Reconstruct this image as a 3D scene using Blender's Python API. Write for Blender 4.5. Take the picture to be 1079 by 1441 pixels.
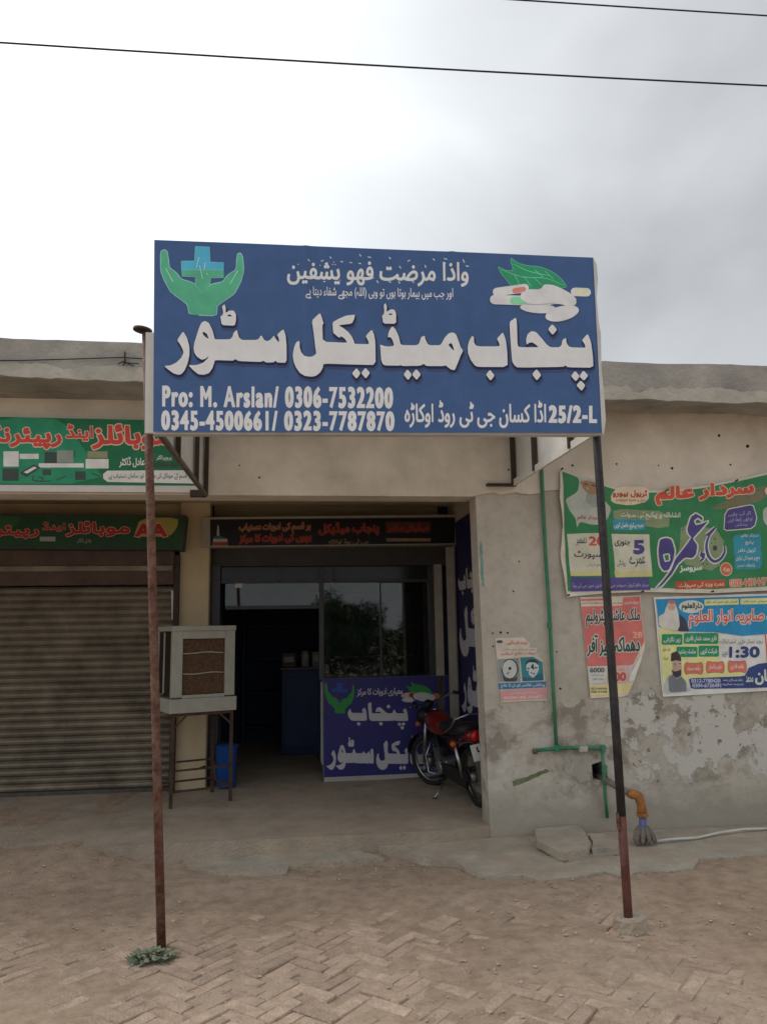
import bpy, bmesh, math, random, unicodedata
from mathutils import Vector, Matrix, noise, geometry
import numpy as np
random.seed(7)
S = bpy.context.scene
COL = S.collection
for o in list(bpy.data.objects): bpy.data.objects.remove(o)
R = math.radians
# ------------------------------------------------------------ camera
FPX, PITCH, ROLL, YAW, EYE = 1100.0, R(8.8), R(0.9), R(7.0), 1.55
W0, H0 = 1079.0, 1441.0
CF = Vector((math.sin(YAW)*math.cos(PITCH), math.cos(YAW)*math.cos(PITCH), math.sin(PITCH)))
_r = Vector((math.cos(YAW), -math.sin(YAW), 0)); _u = _r.cross(CF)
CI = _r*math.cos(ROLL) - _u*math.sin(ROLL)
CJ = _r*math.sin(ROLL) + _u*math.cos(ROLL)
CC = Vector((0, 0, EYE))
cam = bpy.data.cameras.new('camera'); camo = bpy.data.objects.new('camera', cam); COL.objects.link(camo)
cam.sensor_fit = 'VERTICAL'; cam.sensor_height = 24; cam.sensor_width = 24
cam.lens = FPX/H0*24; cam.clip_start = .05; cam.clip_end = 3000
m4 = Matrix((CI, CJ, -CF)).transposed().to_4x4(); m4.translation = CC
camo.matrix_world = m4
S.camera = camo
# ------------------------------------------------------------ sky, sun, exposure
SUN_EL, SUN_AZ = R(48), R(-62)          # azimuth from +Y towards +X: sun veiled by cloud, front left
sund = Vector((math.sin(SUN_AZ)*math.cos(SUN_EL), math.cos(SUN_AZ)*math.cos(SUN_EL), math.sin(SUN_EL)))
W = bpy.data.worlds.new('World'); S.world = W; W.use_nodes = True
nt = W.node_tree; nt.nodes.clear()
def nd(nt, t, **k):
    n = nt.nodes.new(t)
    for a, b in k.items():
        if a.startswith('i_'): n.inputs[int(a[2:])].default_value = b
        else: setattr(n, a, b)
    return n
out = nd(nt, 'ShaderNodeOutputWorld')
sky = nd(nt, 'ShaderNodeTexSky', sky_type='NISHITA', sun_disc=False, sun_elevation=SUN_EL, sun_rotation=SUN_AZ)
b1 = nd(nt, 'ShaderNodeBackground'); b1.inputs[1].default_value = .1
nt.links.new(sky.outputs[0], b1.inputs[0])
tc = nd(nt, 'ShaderNodeTexCoord')
mp = nd(nt, 'ShaderNodeMapping'); mp.inputs['Location'].default_value = (3.1, 1.7, .4); mp.inputs['Scale'].default_value = (1, 1, 1.5)
nt.links.new(tc.outputs['Generated'], mp.inputs[0])
nz = nd(nt, 'ShaderNodeTexNoise'); nz.inputs['Scale'].default_value = 2.3; nz.inputs['Detail'].default_value = 6; nz.inputs['Roughness'].default_value = .45; nz.inputs['Distortion'].default_value = .3
nt.links.new(mp.outputs[0], nz.inputs[0])
dt = nd(nt, 'ShaderNodeVectorMath', operation='DOT_PRODUCT'); dt.inputs[1].default_value = sund
nt.links.new(tc.outputs['Generated'], dt.inputs[0])
sm = nd(nt, 'ShaderNodeMapRange', interpolation_type='SMOOTHSTEP'); sm.inputs[1].default_value = .40; sm.inputs[2].default_value = 1.0; sm.inputs[3].default_value = 0; sm.inputs[4].default_value = .70
nt.links.new(dt.outputs['Value'], sm.inputs[0])
ns = nd(nt, 'ShaderNodeMapRange'); ns.inputs[1].default_value = .3; ns.inputs[2].default_value = .7; ns.inputs[3].default_value = .385; ns.inputs[4].default_value = .67
nt.links.new(nz.outputs[0], ns.inputs[0])
ad = nd(nt, 'ShaderNodeMath', operation='ADD'); nt.links.new(sm.outputs[0], ad.inputs[0]); nt.links.new(ns.outputs[0], ad.inputs[1])
b2 = nd(nt, 'ShaderNodeBackground'); b2.inputs[0].default_value = (.925, .96, 1.0, 1)
nt.links.new(ad.outputs[0], b2.inputs[1])
mx = nd(nt, 'ShaderNodeMixShader'); mx.inputs[0].default_value = .95
nt.links.new(b1.outputs[0], mx.inputs[1]); nt.links.new(b2.outputs[0], mx.inputs[2]); nt.links.new(mx.outputs[0], out.inputs[0])
sl = bpy.data.lights.new('sun', 'SUN'); sl.energy = 1.0; sl.angle = R(25); sl.color = (1, .95, .88)
so = bpy.data.objects.new('sun', sl); COL.objects.link(so)
so.rotation_euler = (-sund).to_track_quat('-Z', 'Y').to_euler(); so.location = (-6, 4, 12)
vs = S.view_settings
S.display_settings.display_device = 'sRGB'
vs.view_transform = 'Standard'; vs.look = 'None'; vs.exposure = 0.43; vs.gamma = 1; vs.use_curve_mapping = False
S.cycles.max_bounces = 8; S.cycles.use_denoising = True

# ------------------------------------------------------------ pixels of the photograph to points on real planes
def ray(x, y): return CF*FPX + CI*(x-539.5) - CJ*(y-720.5)
def onY(x, y, Y): d = ray(x, y); return CC + d*(Y/d.y)
def onZ(x, y, z): d = ray(x, y); return CC + d*((z-EYE)/d.z)
def onX(x, y, X): d = ray(x, y); return CC + d*(X/d.x)
def Zm(x0, y0, s): return lambda pts: [(x0+p[0]*s, y0+p[1]*s) for p in pts]

# ------------------------------------------------------------ materials
def lin(r, g, b):
    f = lambda c: c/12.92 if c <= .04045 else ((c+.055)/1.055)**2.4
    return tuple(f(c/255) for c in (r, g, b))
MATS = {}
def mat(name, col, rough=.8, var=.12, scale=6.0, bump=0.0, bscale=40.0, metal=0.0, spec=.3, dust=0.0, objrand=0.0, detail=5.0):
    if name in MATS: return MATS[name]
    m = bpy.data.materials.new(name); m.use_nodes = True; t = m.node_tree; p = t.nodes['Principled BSDF']
    p.inputs['Roughness'].default_value = rough; p.inputs['Metallic'].default_value = metal
    p.inputs['Specular IOR Level'].default_value = spec
    g = nd(t, 'ShaderNodeNewGeometry')
    n = nd(t, 'ShaderNodeTexNoise'); n.inputs['Scale'].default_value = scale; n.inputs['Detail'].default_value = detail; n.inputs['Roughness'].default_value = .65
    t.links.new(g.outputs['Position'], n.inputs[0])
    r = nd(t, 'ShaderNodeMapRange'); r.inputs[1].default_value = .3; r.inputs[2].default_value = .7; r.inputs[3].default_value = 1-var; r.inputs[4].default_value = 1+var
    t.links.new(n.outputs[0], r.inputs[0])
    v = r.outputs[0]
    if objrand:
        oi = nd(t, 'ShaderNodeObjectInfo')
        q = nd(t, 'ShaderNodeMapRange'); q.inputs[3].default_value = 1-objrand; q.inputs[4].default_value = 1+objrand
        t.links.new(oi.outputs['Random'], q.inputs[0])
        mm = nd(t, 'ShaderNodeMath', operation='MULTIPLY'); t.links.new(v, mm.inputs[0]); t.links.new(q.outputs[0], mm.inputs[1]); v = mm.outputs[0]
    s = nd(t, 'ShaderNodeVectorMath', operation='SCALE'); s.inputs[0].default_value = col
    t.links.new(v, s.inputs['Scale'])
    c = s.outputs[0]
    if dust:
        n2 = nd(t, 'ShaderNodeTexNoise'); n2.inputs['Scale'].default_value = scale*.6; n2.inputs['Detail'].default_value = 7; n2.inputs['Roughness'].default_value = .7
        t.links.new(g.outputs['Position'], n2.inputs[0])
        r2 = nd(t, 'ShaderNodeMapRange'); r2.inputs[1].default_value = .42; r2.inputs[2].default_value = .62; r2.inputs[3].default_value = 0; r2.inputs[4].default_value = dust
        t.links.new(n2.outputs[0], r2.inputs[0])
        mi = nd(t, 'ShaderNodeMix', data_type='RGBA'); t.links.new(r2.outputs[0], mi.inputs[0]); t.links.new(c, mi.inputs[6]); mi.inputs[7].default_value = (*DUST, 1)
        c = mi.outputs[2]
    t.links.new(c, p.inputs['Base Color'])
    if bump:
        nb = nd(t, 'ShaderNodeTexNoise'); nb.inputs['Scale'].default_value = bscale; nb.inputs['Detail'].default_value = 6
        t.links.new(g.outputs['Position'], nb.inputs[0])
        bp = nd(t, 'ShaderNodeBump'); bp.inputs['Strength'].default_value = bump; bp.inputs['Distance'].default_value = .02
        t.links.new(nb.outputs[0], bp.inputs['Height']); t.links.new(bp.outputs[0], p.inputs['Normal'])
    MATS[name] = m
    return m
DUST = (.425, .322, .24)
KS = .56
KF = .50        # share of the sky that an upright face towards the street receives
def ink(r, g, b, k=None, rough=.45, var=.13):
    k = k or KF
    c = tuple(min(.85, x/k) for x in lin(r, g, b))
    return mat('print_%d_%d_%d_%d' % (r, g, b, int(k*100)), c, rough, var, 9, spec=.25)

# ------------------------------------------------------------ mesh building
class MB:
    def __init__(s): s.v = []; s.f = []
    def add(s, vs, fs):
        n = len(s.v); s.v += [Vector(p) for p in vs]; s.f += [tuple(i+n for i in f) for f in fs]; return s
    def box(s, c, d, M=None):
        x, y, z = (k/2 for k in d); c = Vector(c)
        P = [Vector((a*x, b*y, e*z)) for e in (-1, 1) for b in (-1, 1) for a in (-1, 1)]
        if M is not None: P = [M @ p for p in P]
        return s.hexa([p+c for p in P])
    def hexa(s, P): return s.add(P, [(0, 2, 3, 1), (4, 5, 7, 6), (0, 1, 5, 4), (2, 6, 7, 3), (0, 4, 6, 2), (1, 3, 7, 5)])
    def beam(s, p, q, w, h, up=(0, 0, 1)):
        p, q = Vector(p), Vector(q); d = (q-p).normalized(); a = d.cross(Vector(up))
        if a.length < 1e-4: a = d.cross(Vector((1, 0, 0)))
        a.normalize(); b = a.cross(d)
        return s.hexa([e + a*(i*w/2) + b*(j*h/2) for e in (p, q) for j in (-1, 1) for i in (-1, 1)])
    def tube(s, path, r, n=10, closed=False, radii=None):
        P = [Vector(p) for p in path]; N = len(P); rings = []; prev = None
        for i, p in enumerate(P):
            if closed: d = P[(i+1) % N]-P[i-1]
            else: d = P[min(i+1, N-1)]-P[max(i-1, 0)]
            d.normalize()
            if prev is None:
                a = d.cross(Vector((0, 0, 1)))
                if a.length < .05: a = d.cross(Vector((1, 0, 0)))
            else: a = prev - d*prev.dot(d)
            a.normalize(); prev = a; b = d.cross(a); rr = radii[i] if radii else r
            rings.append([p + (a*math.cos(t)+b*math.sin(t))*rr for t in (2*math.pi*k/n for k in range(n))])
        vs = [v for g in rings for v in g]; fs = []
        for i in range(N if closed else N-1):
            j = (i+1) % N
            for k in range(n): fs.append((i*n+k, i*n+(k+1) % n, j*n+(k+1) % n, j*n+k))
        if not closed: fs += [tuple(range(n))[::-1], tuple((N-1)*n+k for k in range(n))]
        return s.add(vs, fs)
    def lathe(s, prof, o, axis, n=20):
        o = Vector(o); d = Vector(axis).normalized(); a = d.cross(Vector((0, 0, 1)))
        if a.length < .05: a = d.cross(Vector((1, 0, 0)))
        a.normalize(); b = d.cross(a); vs = []; fs = []
        for (t, r) in prof:
            for k in range(n):
                q = 2*math.pi*k/n; vs.append(o + d*t + (a*math.cos(q)+b*math.sin(q))*max(r, 1e-4))
        for i in range(len(prof)-1):
            for k in range(n): fs.append((i*n+k, i*n+(k+1) % n, (i+1)*n+(k+1) % n, (i+1)*n+k))
        fs += [tuple(range(n))[::-1], tuple((len(prof)-1)*n+k for k in range(n))]
        return s.add(vs, fs)
    def loft(s, secs):
        n = len(secs[0]); vs = [p for g in secs for p in g]; fs = []
        for i in range(len(secs)-1):
            for k in range(n): fs.append((i*n+k, i*n+(k+1) % n, (i+1)*n+(k+1) % n, (i+1)*n+k))
        fs += [tuple(range(n))[::-1], tuple((len(secs)-1)*n+k for k in range(n))]
        return s.add(vs, fs)
    def curve(s, cv, M):
        return s.add([M(*p) for p in cv[0]], cv[1])
    def build(s, name, mt, parent=None, bevel=0, smooth=False, local=False, segs=2, fixn=True):
        me = bpy.data.meshes.new(name); me.from_pydata(s.v, [], s.f); me.update()
        if bevel or fixn:
            bm = bmesh.new(); bm.from_mesh(me)
            if fixn: bmesh.ops.recalc_face_normals(bm, faces=bm.faces)
            if bevel: bmesh.ops.bevel(bm, geom=[e for e in bm.edges if len(e.link_faces) == 2 and e.calc_face_angle(0) > .5], offset=bevel, segments=segs, affect='EDGES', profile=.6)
            bm.to_mesh(me); bm.free()
        if smooth: me.polygons.foreach_set('use_smooth', [True]*len(me.polygons))
        me.materials.append(mt)
        return link(name, me, parent, local)
WM = {}
def link(name, me, parent=None, local=False):
    o = bpy.data.objects.new(name, me); COL.objects.link(o)
    if parent is not None:
        o.parent = parent
        if local: WM[o] = WM[parent].copy()
        else:
            o.matrix_parent_inverse = WM[parent].inverted(); WM[o] = Matrix.Identity(4)
    else:
        xs = [v.co for v in me.vertices]
        c = Vector(((min(v.x for v in xs)+max(v.x for v in xs))/2, (min(v.y for v in xs)+max(v.y for v in xs))/2, min(v.z for v in xs)))
        me.transform(Matrix.Translation(-c)); o.location = c; WM[o] = Matrix.Translation(c)
    return o
def empty(name, loc, rz=0, M=None):
    o = bpy.data.objects.new(name, None); COL.objects.link(o); o.empty_display_size = .1
    mw = M if M is not None else Matrix.Translation(Vector(loc)) @ Matrix.Rotation(rz, 4, 'Z')
    o.matrix_world = mw; WM[o] = mw.copy(); return o
def tag(o, label=None, cat=None, group=None, kind=None):
    if label: o['label'] = label
    if cat: o['category'] = cat
    if group: o['group'] = group
    if kind: o['kind'] = kind
    return o

# 2D outlines, strokes and text to flat meshes
def _conv(cu):
    o = bpy.data.objects.new('tmp', cu); COL.objects.link(o)
    dg = bpy.context.evaluated_depsgraph_get(); e = o.evaluated_get(dg); me = e.to_mesh()
    r = ([tuple(v.co) for v in me.vertices], [tuple(p.vertices) for p in me.polygons])
    e.to_mesh_clear(); bpy.data.objects.remove(o); bpy.data.curves.remove(cu)
    return r
def chaikin(p, q=.16):
    r = []
    for i in range(len(p)):
        a, b = p[i], p[(i+1) % len(p)]
        r += [(a[0]*(1-q)+b[0]*q, a[1]*(1-q)+b[1]*q), (a[0]*q+b[0]*(1-q), a[1]*q+b[1]*(1-q))]
    return r
def smoothline(p, n=5):
    if len(p) < 3: return p
    q = [p[0]]+list(p)+[p[-1]]; r = []
    for i in range(1, len(q)-2):
        for k in range(n):
            t = k/n; a, b, c, d = q[i-1], q[i], q[i+1], q[i+2]
            r.append(tuple(.5*(2*b[j]+(c[j]-a[j])*t+(2*a[j]-5*b[j]+4*c[j]-d[j])*t*t+(3*b[j]-a[j]-3*c[j]+d[j])*t**3) for j in (0, 1)))
    return r+[p[-1]]
def cdt(loops):
    """triangles inside the outlines (non-zero winding), robust against crossing contours"""
    co = []; ed = []
    for lp in loops:
        q_ = []
        for p in lp:
            if not q_ or abs(p[0]-q_[-1][0])+abs(p[1]-q_[-1][1]) > 1e-7: q_.append(p)
        if len(q_) > 2 and abs(q_[0][0]-q_[-1][0])+abs(q_[0][1]-q_[-1][1]) < 1e-7: q_.pop()
        if len(q_) < 3: continue
        n = len(co); co += [Vector((p[0], p[1])) for p in q_]; ed += [(n+i, n+(i+1) % len(q_)) for i in range(len(q_))]
    if not co: return [], []
    A0 = np.array([co[i] for i, j in ed]); A1 = np.array([co[j] for i, j in ed])
    v, e, f, _, _, _ = geometry.delaunay_2d_cdt(co, ed, [], 0, 1e-7)
    V_ = np.array([tuple(p) for p in v]); F_ = np.array(f); C0 = V_[F_].mean(axis=1)
    y0, y1, x0, x1 = A0[:, 1], A1[:, 1], A0[:, 0], A1[:, 0]
    cy = C0[:, 1][:, None]; cx = C0[:, 0][:, None]
    cr = (x1-x0)*(cy-y0)-(cx-x0)*(y1-y0)
    wn = ((y0 <= cy) & (y1 > cy) & (cr > 0)).sum(1) - ((y0 > cy) & (y1 <= cy) & (cr < 0)).sum(1)
    keep = F_[wn != 0]
    return [(p[0], p[1], 0.0) for p in V_], [tuple(int(i) for i in t) for t in keep]
def orient(loops):
    """outer outlines run one way and the ones inside them (holes) the other"""
    def area(l): return sum(l[i-1][0]*l[i][1]-l[i][0]*l[i-1][1] for i in range(len(l)))
    def inside(p, l):
        c = False
        for i in range(len(l)):
            a, b = l[i-1], l[i]
            if (a[1] > p[1]) != (b[1] > p[1]) and p[0] < (b[0]-a[0])*(p[1]-a[1])/(b[1]-a[1])+a[0]: c = not c
        return c
    r = []
    for k, l in enumerate(loops):
        d = sum(inside(l[0], m) for j, m in enumerate(loops) if j != k)
        r.append(l if (area(l) > 0) == (d % 2 == 0) else l[::-1])
    return r
def fillc(loops, bevel=0, extrude=0, fixed=False):
    L = loops if fixed else orient(loops)
    v, f = cdt(L)
    if extrude:
        n = len(v); used = {}
        for t in f:
            for i in range(3):
                k = (t[i], t[(i+1) % 3]); used[k] = 1
        sides = [(a_, b_, b_+n, a_+n) for (a_, b_) in used if (b_, a_) not in used]
        return [(x, y, -extrude) for x, y, z in v]+[(x, y, extrude) for x, y, z in v], [t[::-1] for t in f]+[tuple(i+n for i in t) for t in f]+sides
    if bevel > 0:
        cu = bpy.data.curves.new('tmp', 'CURVE'); cu.dimensions = '3D'; cu.bevel_depth = bevel; cu.bevel_resolution = 0
        for lp in L:
            sp = cu.splines.new('POLY'); sp.points.add(len(lp)-1); sp.use_cyclic_u = True
            for i, p in enumerate(lp): sp.points[i].co = (p[0], p[1], 0, 1)
        tv, tf = _conv(cu); n = len(v)
        v = [(x, y, bevel*1.05) for x, y, z in v]+tv; f = f+[tuple(i+n for i in t) for t in tf]
    return v, f
def strokec(paths, w):
    cu = bpy.data.curves.new('tmp', 'CURVE'); cu.dimensions = '3D'; cu.bevel_depth = w/2; cu.bevel_resolution = 1; cu.use_fill_caps = True
    for lp in paths:
        lp = smoothline(lp)
        sp = cu.splines.new('POLY'); sp.points.add(len(lp)-1)
        n = len(lp)
        for i, p in enumerate(lp):
            sp.points[i].co = (p[0], p[1], 0, 1); sp.points[i].radius = 1 if n < 3 else .55+.6*math.sin(math.pi*(i+.5)/n)
    return _conv(cu)
FORMS = {}
LIG = {}
for rg in (range(0xFB50, 0xFBFF+1), range(0xFE80, 0xFEFC+1)):
    for c in rg:
        d = unicodedata.decomposition(chr(c)).split()
        if len(d) == 2: FORMS.setdefault(chr(int(d[1], 16)), {})[d[0][1:-1]] = chr(c)
        elif len(d) == 3 and c >= 0xFEF5: LIG.setdefault(''.join(chr(int(h, 16)) for h in d[1:]), {})[d[0][1:-1]] = chr(c)
def ur(t):
    toks = []; i = 0
    while i < len(t):
        if t[i:i+2] in LIG: toks.append((t[i:i+2], LIG[t[i:i+2]])); i += 2
        else: toks.append((t[i], FORMS.get(t[i]))); i += 1
    o = []
    for k, (c, f) in enumerate(toks):
        if not f: o.append({'(': ')', ')': '('}.get(c, c)); continue
        pv = toks[k-1][1] if k else None; nx = toks[k+1][1] if k+1 < len(toks) else None
        jp = bool(pv and 'initial' in pv and 'final' in f)
        jn = bool(nx and 'initial' in f and 'final' in nx)
        key = 'medial' if jp and jn else 'final' if jp else 'initial' if jn else 'isolated'
        o.append(f.get(key) or f.get('isolated') or c)
    return ''.join(reversed(o))
TXT = {}
def textl(t, sp=1.0):
    if (t, sp) not in TXT:
        cu = bpy.data.curves.new('tmp', 'FONT'); cu.body = t; cu.size = 1; cu.fill_mode = 'NONE'; cu.resolution_u = 3; cu.space_character = sp
        o = bpy.data.objects.new('tmp', cu); COL.objects.link(o)
        dg = bpy.context.evaluated_depsgraph_get(); e = o.evaluated_get(dg); me = e.to_mesh()
        co = [tuple(v.co) for v in me.vertices]; nxt = {}
        for ed in me.edges: nxt.setdefault(ed.vertices[0], []).append(ed.vertices[1]); nxt.setdefault(ed.vertices[1], []).append(ed.vertices[0])
        e.to_mesh_clear(); bpy.data.objects.remove(o); bpy.data.curves.remove(cu)
        loops = []; seen = set()
        for st in range(len(co)):
            if st in seen or st not in nxt: continue
            lp = [st]; seen.add(st); c = min(nxt[st], key=lambda k: (k != st+1, k))
            while c not in seen:
                lp.append(c); seen.add(c); m_ = [k for k in nxt[c] if k not in seen]
                if not m_: break
                c = m_[0]
            loops.append([co[i][:2] for i in lp])
        TXT[(t, sp)] = loops
    return TXT[(t, sp)]
class Print:
    """flat print on a surface; M(px, py, lift) gives the world point for a photo pixel, cuts = world X / Z lines where it is split to follow folds"""
    def __init__(s, parent, M, cx=(), cz=(), wave=None): s.p = parent; s.M = M; s.cx = cx; s.cz = cz; s.wave = wave
    def _mk(s, cv, m, layer, name):
        zs = [v[2] for v in cv[0]]; zm = max((abs(z) for z in zs), default=0) or 1
        mb = MB(); mb.add([s.M(v[0], -v[1], .0007*layer + v[2]/zm*.0001) for v in cv[0]], cv[1])
        o = mb.build(name, m, s.p, fixn=False); me = o.data
        if s.cx or s.cz:
            bm = bmesh.new(); bm.from_mesh(me); of = o.location if s.p is None else Vector((0, 0, 0))
            for ax, cs in ((0, s.cx), (2, s.cz)):
                cs = [c-of[ax] for c in cs]
                lo = min(v.co[ax] for v in bm.verts); hi = max(v.co[ax] for v in bm.verts)
                for c in cs:
                    if lo < c < hi:
                        co = Vector((0, 0, 0)); co[ax] = c; no = Vector((0, 0, 0)); no[ax] = 1
                        bmesh.ops.bisect_plane(bm, geom=bm.verts[:]+bm.edges[:]+bm.faces[:], plane_co=co, plane_no=no)
            bm.to_mesh(me); bm.free()
        if s.wave:
            for v in me.vertices: v.co.y -= s.wave(v.co.x, v.co.z)
        return o
    def poly(s, loops, m, layer=1, bevel=0, name='printed_shape', soft=0):
        if not isinstance(loops[0][0], (tuple, list)): loops = [loops]
        L = [[(x, -y) for x, y in (chaikin(l, soft) if soft else l)] for l in loops]
        return s._mk(fillc(L, bevel), m, layer, name)
    def stroke(s, paths, w, m, layer=1, name='lettering'):
        L = [[(x, -y) for x, y in p] for p in paths]
        if len(L) < 17: return [s._mk(strokec([p], w), m, layer, name) for p in L]
        o = s._mk(strokec(L, w), m, layer, name); o['kind'] = 'stuff'; return o
    def text(s, t, box, m, layer=1, bold=0, slope=0, name='lettering', outline=None, ow=.05, sp=1.0):
        x0, y0, x1, y1 = box; L = textl(t, sp)
        bx_ = [p[0] for l in L for p in l]; by = [p[1] for l in L for p in l]
        ax, ay = min(bx_), min(by); w = max(bx_)-ax or 1; h = max(by)-ay or 1
        em = min((y1-y0)/h, 1.6*(x1-x0)/w)*.9; b = bold*em
        x0 += b; x1 -= b; y0 += b; y1 -= b
        Lp = [[(x0+(p[0]-ax)/w*(x1-x0), -(y1-(p[1]-ay)/h*(y1-y0)) - slope*((p[0]-ax)/w*(x1-x0))) for p in l] for l in L]
        if outline: s._mk(fillc(Lp, b+ow*em, fixed=True), outline, layer-.5, name)
        o = s._mk(fillc(Lp, b, fixed=True), m, layer, name)
        if len(L) < 6: o['kind'] = 'stuff'
        return o
def ell(cx, cy, rx, ry, rot=0, n=28):
    c, k = math.cos(rot), math.sin(rot)
    return [(cx+rx*math.cos(a)*c-ry*math.sin(a)*k, cy+rx*math.cos(a)*k+ry*math.sin(a)*c) for a in (2*math.pi*i/n for i in range(n))]
def rect(x0, y0, x1, y1): return [(x0, y0), (x1, y0), (x1, y1), (x0, y1)]
def ragged(p, q, step, amp, seed=0):
    rn = random.Random(seed); p, q = Vector(p), Vector(q); n = max(2, int((q-p).length/step)); d = (q-p).normalized(); a = Vector((-d.y, d.x)); r = []; w = 0
    for i in range(n+1):
        w = w*.72 + rn.uniform(-amp, amp)
        r.append(tuple(p.lerp(q, i/n) + a*(w if 0 < i < n else 0)))
    return r
def slab_xz(mb, loops, y0, y1):
    cv = fillc(loops, 0, abs(y1-y0)/2); ym = (y0+y1)/2
    return mb.add([(v[0], ym-v[2], v[1]) for v in cv[0]], cv[1])
def slab_xy(mb, loops, z0, z1):
    cv = fillc(loops, 0, abs(z1-z0)/2); zm = (z0+z1)/2
    return mb.add([(v[0], v[1], zm+v[2]) for v in cv[0]], cv[1])

# ============================================================ the setting
YF, YS, YC, YR, YSIGN, ZF = 5.98, 7.85, 8.0, 5.5, 4.2, .12
XPIL = onY(689.6, 1166, YF).x            # left edge of the plastered front wall / pillar
def fbm(x, y, s, o=4, k=0.0): return noise.fractal(Vector((x*s+k, y*s-k, k)), 1.0, 2.0, o)
def sstep(a, b, x):
    t = min(1, max(0, (x-a)/(b-a))); return t*t*(3-2*t)
def dirt_z(x, y):
    z = .0008 + .018*fbm(x, y, 1.1, 3, 3.3) + .0055*fbm(x, y, 4.5, 3, 9.1) + .0022*fbm(x, y, 17, 3, 1.7)
    z += .013*sstep(4.35, 4.95, y+.25*fbm(x, y, .9, 2, 5.0)) + .012*sstep(1.55, 2.4, x)*sstep(3.3, 4.2, y)
    z += .107*sstep(5.25, 5.95, y)*sstep(-.7, -1.5, x) - .03*sstep(5.3, 5.6, y)*(1-sstep(-.7, -1.5, x))
    k = max(math.exp(-((x+.62)**2+(y-4.28)**2)/.05), math.exp(-((x-1.8)**2+(y-4.25)**2)/.05)); z = z*(1-k)-.012*k
    return z
# ground: one sheet to the horizon, fine where the camera stands
def dirt_material():
    m = bpy.data.materials.new('dry_dirt'); m.use_nodes = True; t = m.node_tree; p = t.nodes['Principled BSDF']
    p.inputs['Roughness'].default_value = .95; p.inputs['Specular IOR Level'].default_value = .1
    g = nd(t, 'ShaderNodeNewGeometry')
    def nz(sc, de, ro=.6):
        n = nd(t, 'ShaderNodeTexNoise'); n.inputs['Scale'].default_value = sc; n.inputs['Detail'].default_value = de; n.inputs['Roughness'].default_value = ro
        t.links.new(g.outputs['Position'], n.inputs[0]); return n.outputs[0]
    def ramp(src, stops):
        r = nd(t, 'ShaderNodeValToRGB'); e = r.color_ramp.elements
        e[0].position, e[0].color = stops[0][0], (*stops[0][1], 1); e[1].position, e[1].color = stops[-1][0], (*stops[-1][1], 1)
        for q, c in stops[1:-1]:
            k = e.new(q); k.color = (*c, 1)
        t.links.new(src, r.inputs[0]); return r.outputs[0]
    a = ramp(nz(.9, 6), [(.3, (.335, .245, .178)), (.5, (.40, .298, .218)), (.72, (.47, .365, .275))])
    b = ramp(nz(9, 8, .75), [(.35, (.70, .69, .67)), (.55, (1, 1, 1)), (.75, (1.2, 1.2, 1.2))])
    c = nd(t, 'ShaderNodeMix', data_type='RGBA', blend_type='MULTIPLY'); c.inputs[0].default_value = 1
    t.links.new(a, c.inputs[6]); t.links.new(b, c.inputs[7])
    # pale crumbs of mortar and grit
    vo = nd(t, 'ShaderNodeTexVoronoi'); vo.inputs['Scale'].default_value = 38; t.links.new(g.outputs['Position'], vo.inputs[0])
    lt = nd(t, 'ShaderNodeMath', operation='LESS_THAN'); lt.inputs[1].default_value = .13; t.links.new(vo.outputs['Distance'], lt.inputs[0])
    gt = nd(t, 'ShaderNodeMath', operation='GREATER_THAN'); gt.inputs[1].default_value = .57; t.links.new(nz(2.3, 4), gt.inputs[0])
    mu = nd(t, 'ShaderNodeMath', operation='MULTIPLY'); t.links.new(lt.outputs[0], mu.inputs[0]); t.links.new(gt.outputs[0], mu.inputs[1])
    d = nd(t, 'ShaderNodeMix', data_type='RGBA'); t.links.new(mu.outputs[0], d.inputs[0]); t.links.new(c.outputs[2], d.inputs[6]); d.inputs[7].default_value = (.42, .37, .30, 1)
    t.links.new(d.outputs[2], p.inputs['Base Color'])
    bp = nd(t, 'ShaderNodeBump'); bp.inputs['Strength'].default_value = .55; bp.inputs['Distance'].default_value = .02
    t.links.new(nz(42, 8, .7), bp.inputs['Height']); t.links.new(bp.outputs[0], p.inputs['Normal'])
    return m
M_DIRT = dirt_material()
def axis(lo, hi, st, far):
    a = [lo+st*i for i in range(int(round((hi-lo)/st))+1)]; k = st
    while a[-1] < far: k *= 1.6; a.append(a[-1]+k)
    k = st; b = []; x = lo
    while x > -far: k *= 1.6; x -= k; b.append(x)
    return b[::-1]+a
gx, gy = axis(-2.9, 4.3, .026, 1200), axis(2.5, 6.1, .026, 1200)
gv = [(x, y, dirt_z(x, y) if (-8 < x < 9 and -2 < y < 9) else -.012) for y in gy for x in gx]
nx = len(gx)
gf = [(j*nx+i, j*nx+i+1, (j+1)*nx+i+1, (j+1)*nx+i) for j in range(len(gy)-1) for i in range(nx-1)]
ground = MB().add(gv, gf).build('ground', M_DIRT, smooth=True, fixn=False); tag(ground, 'dusty brown earth yard over old brick paving', None, kind='structure')
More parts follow.
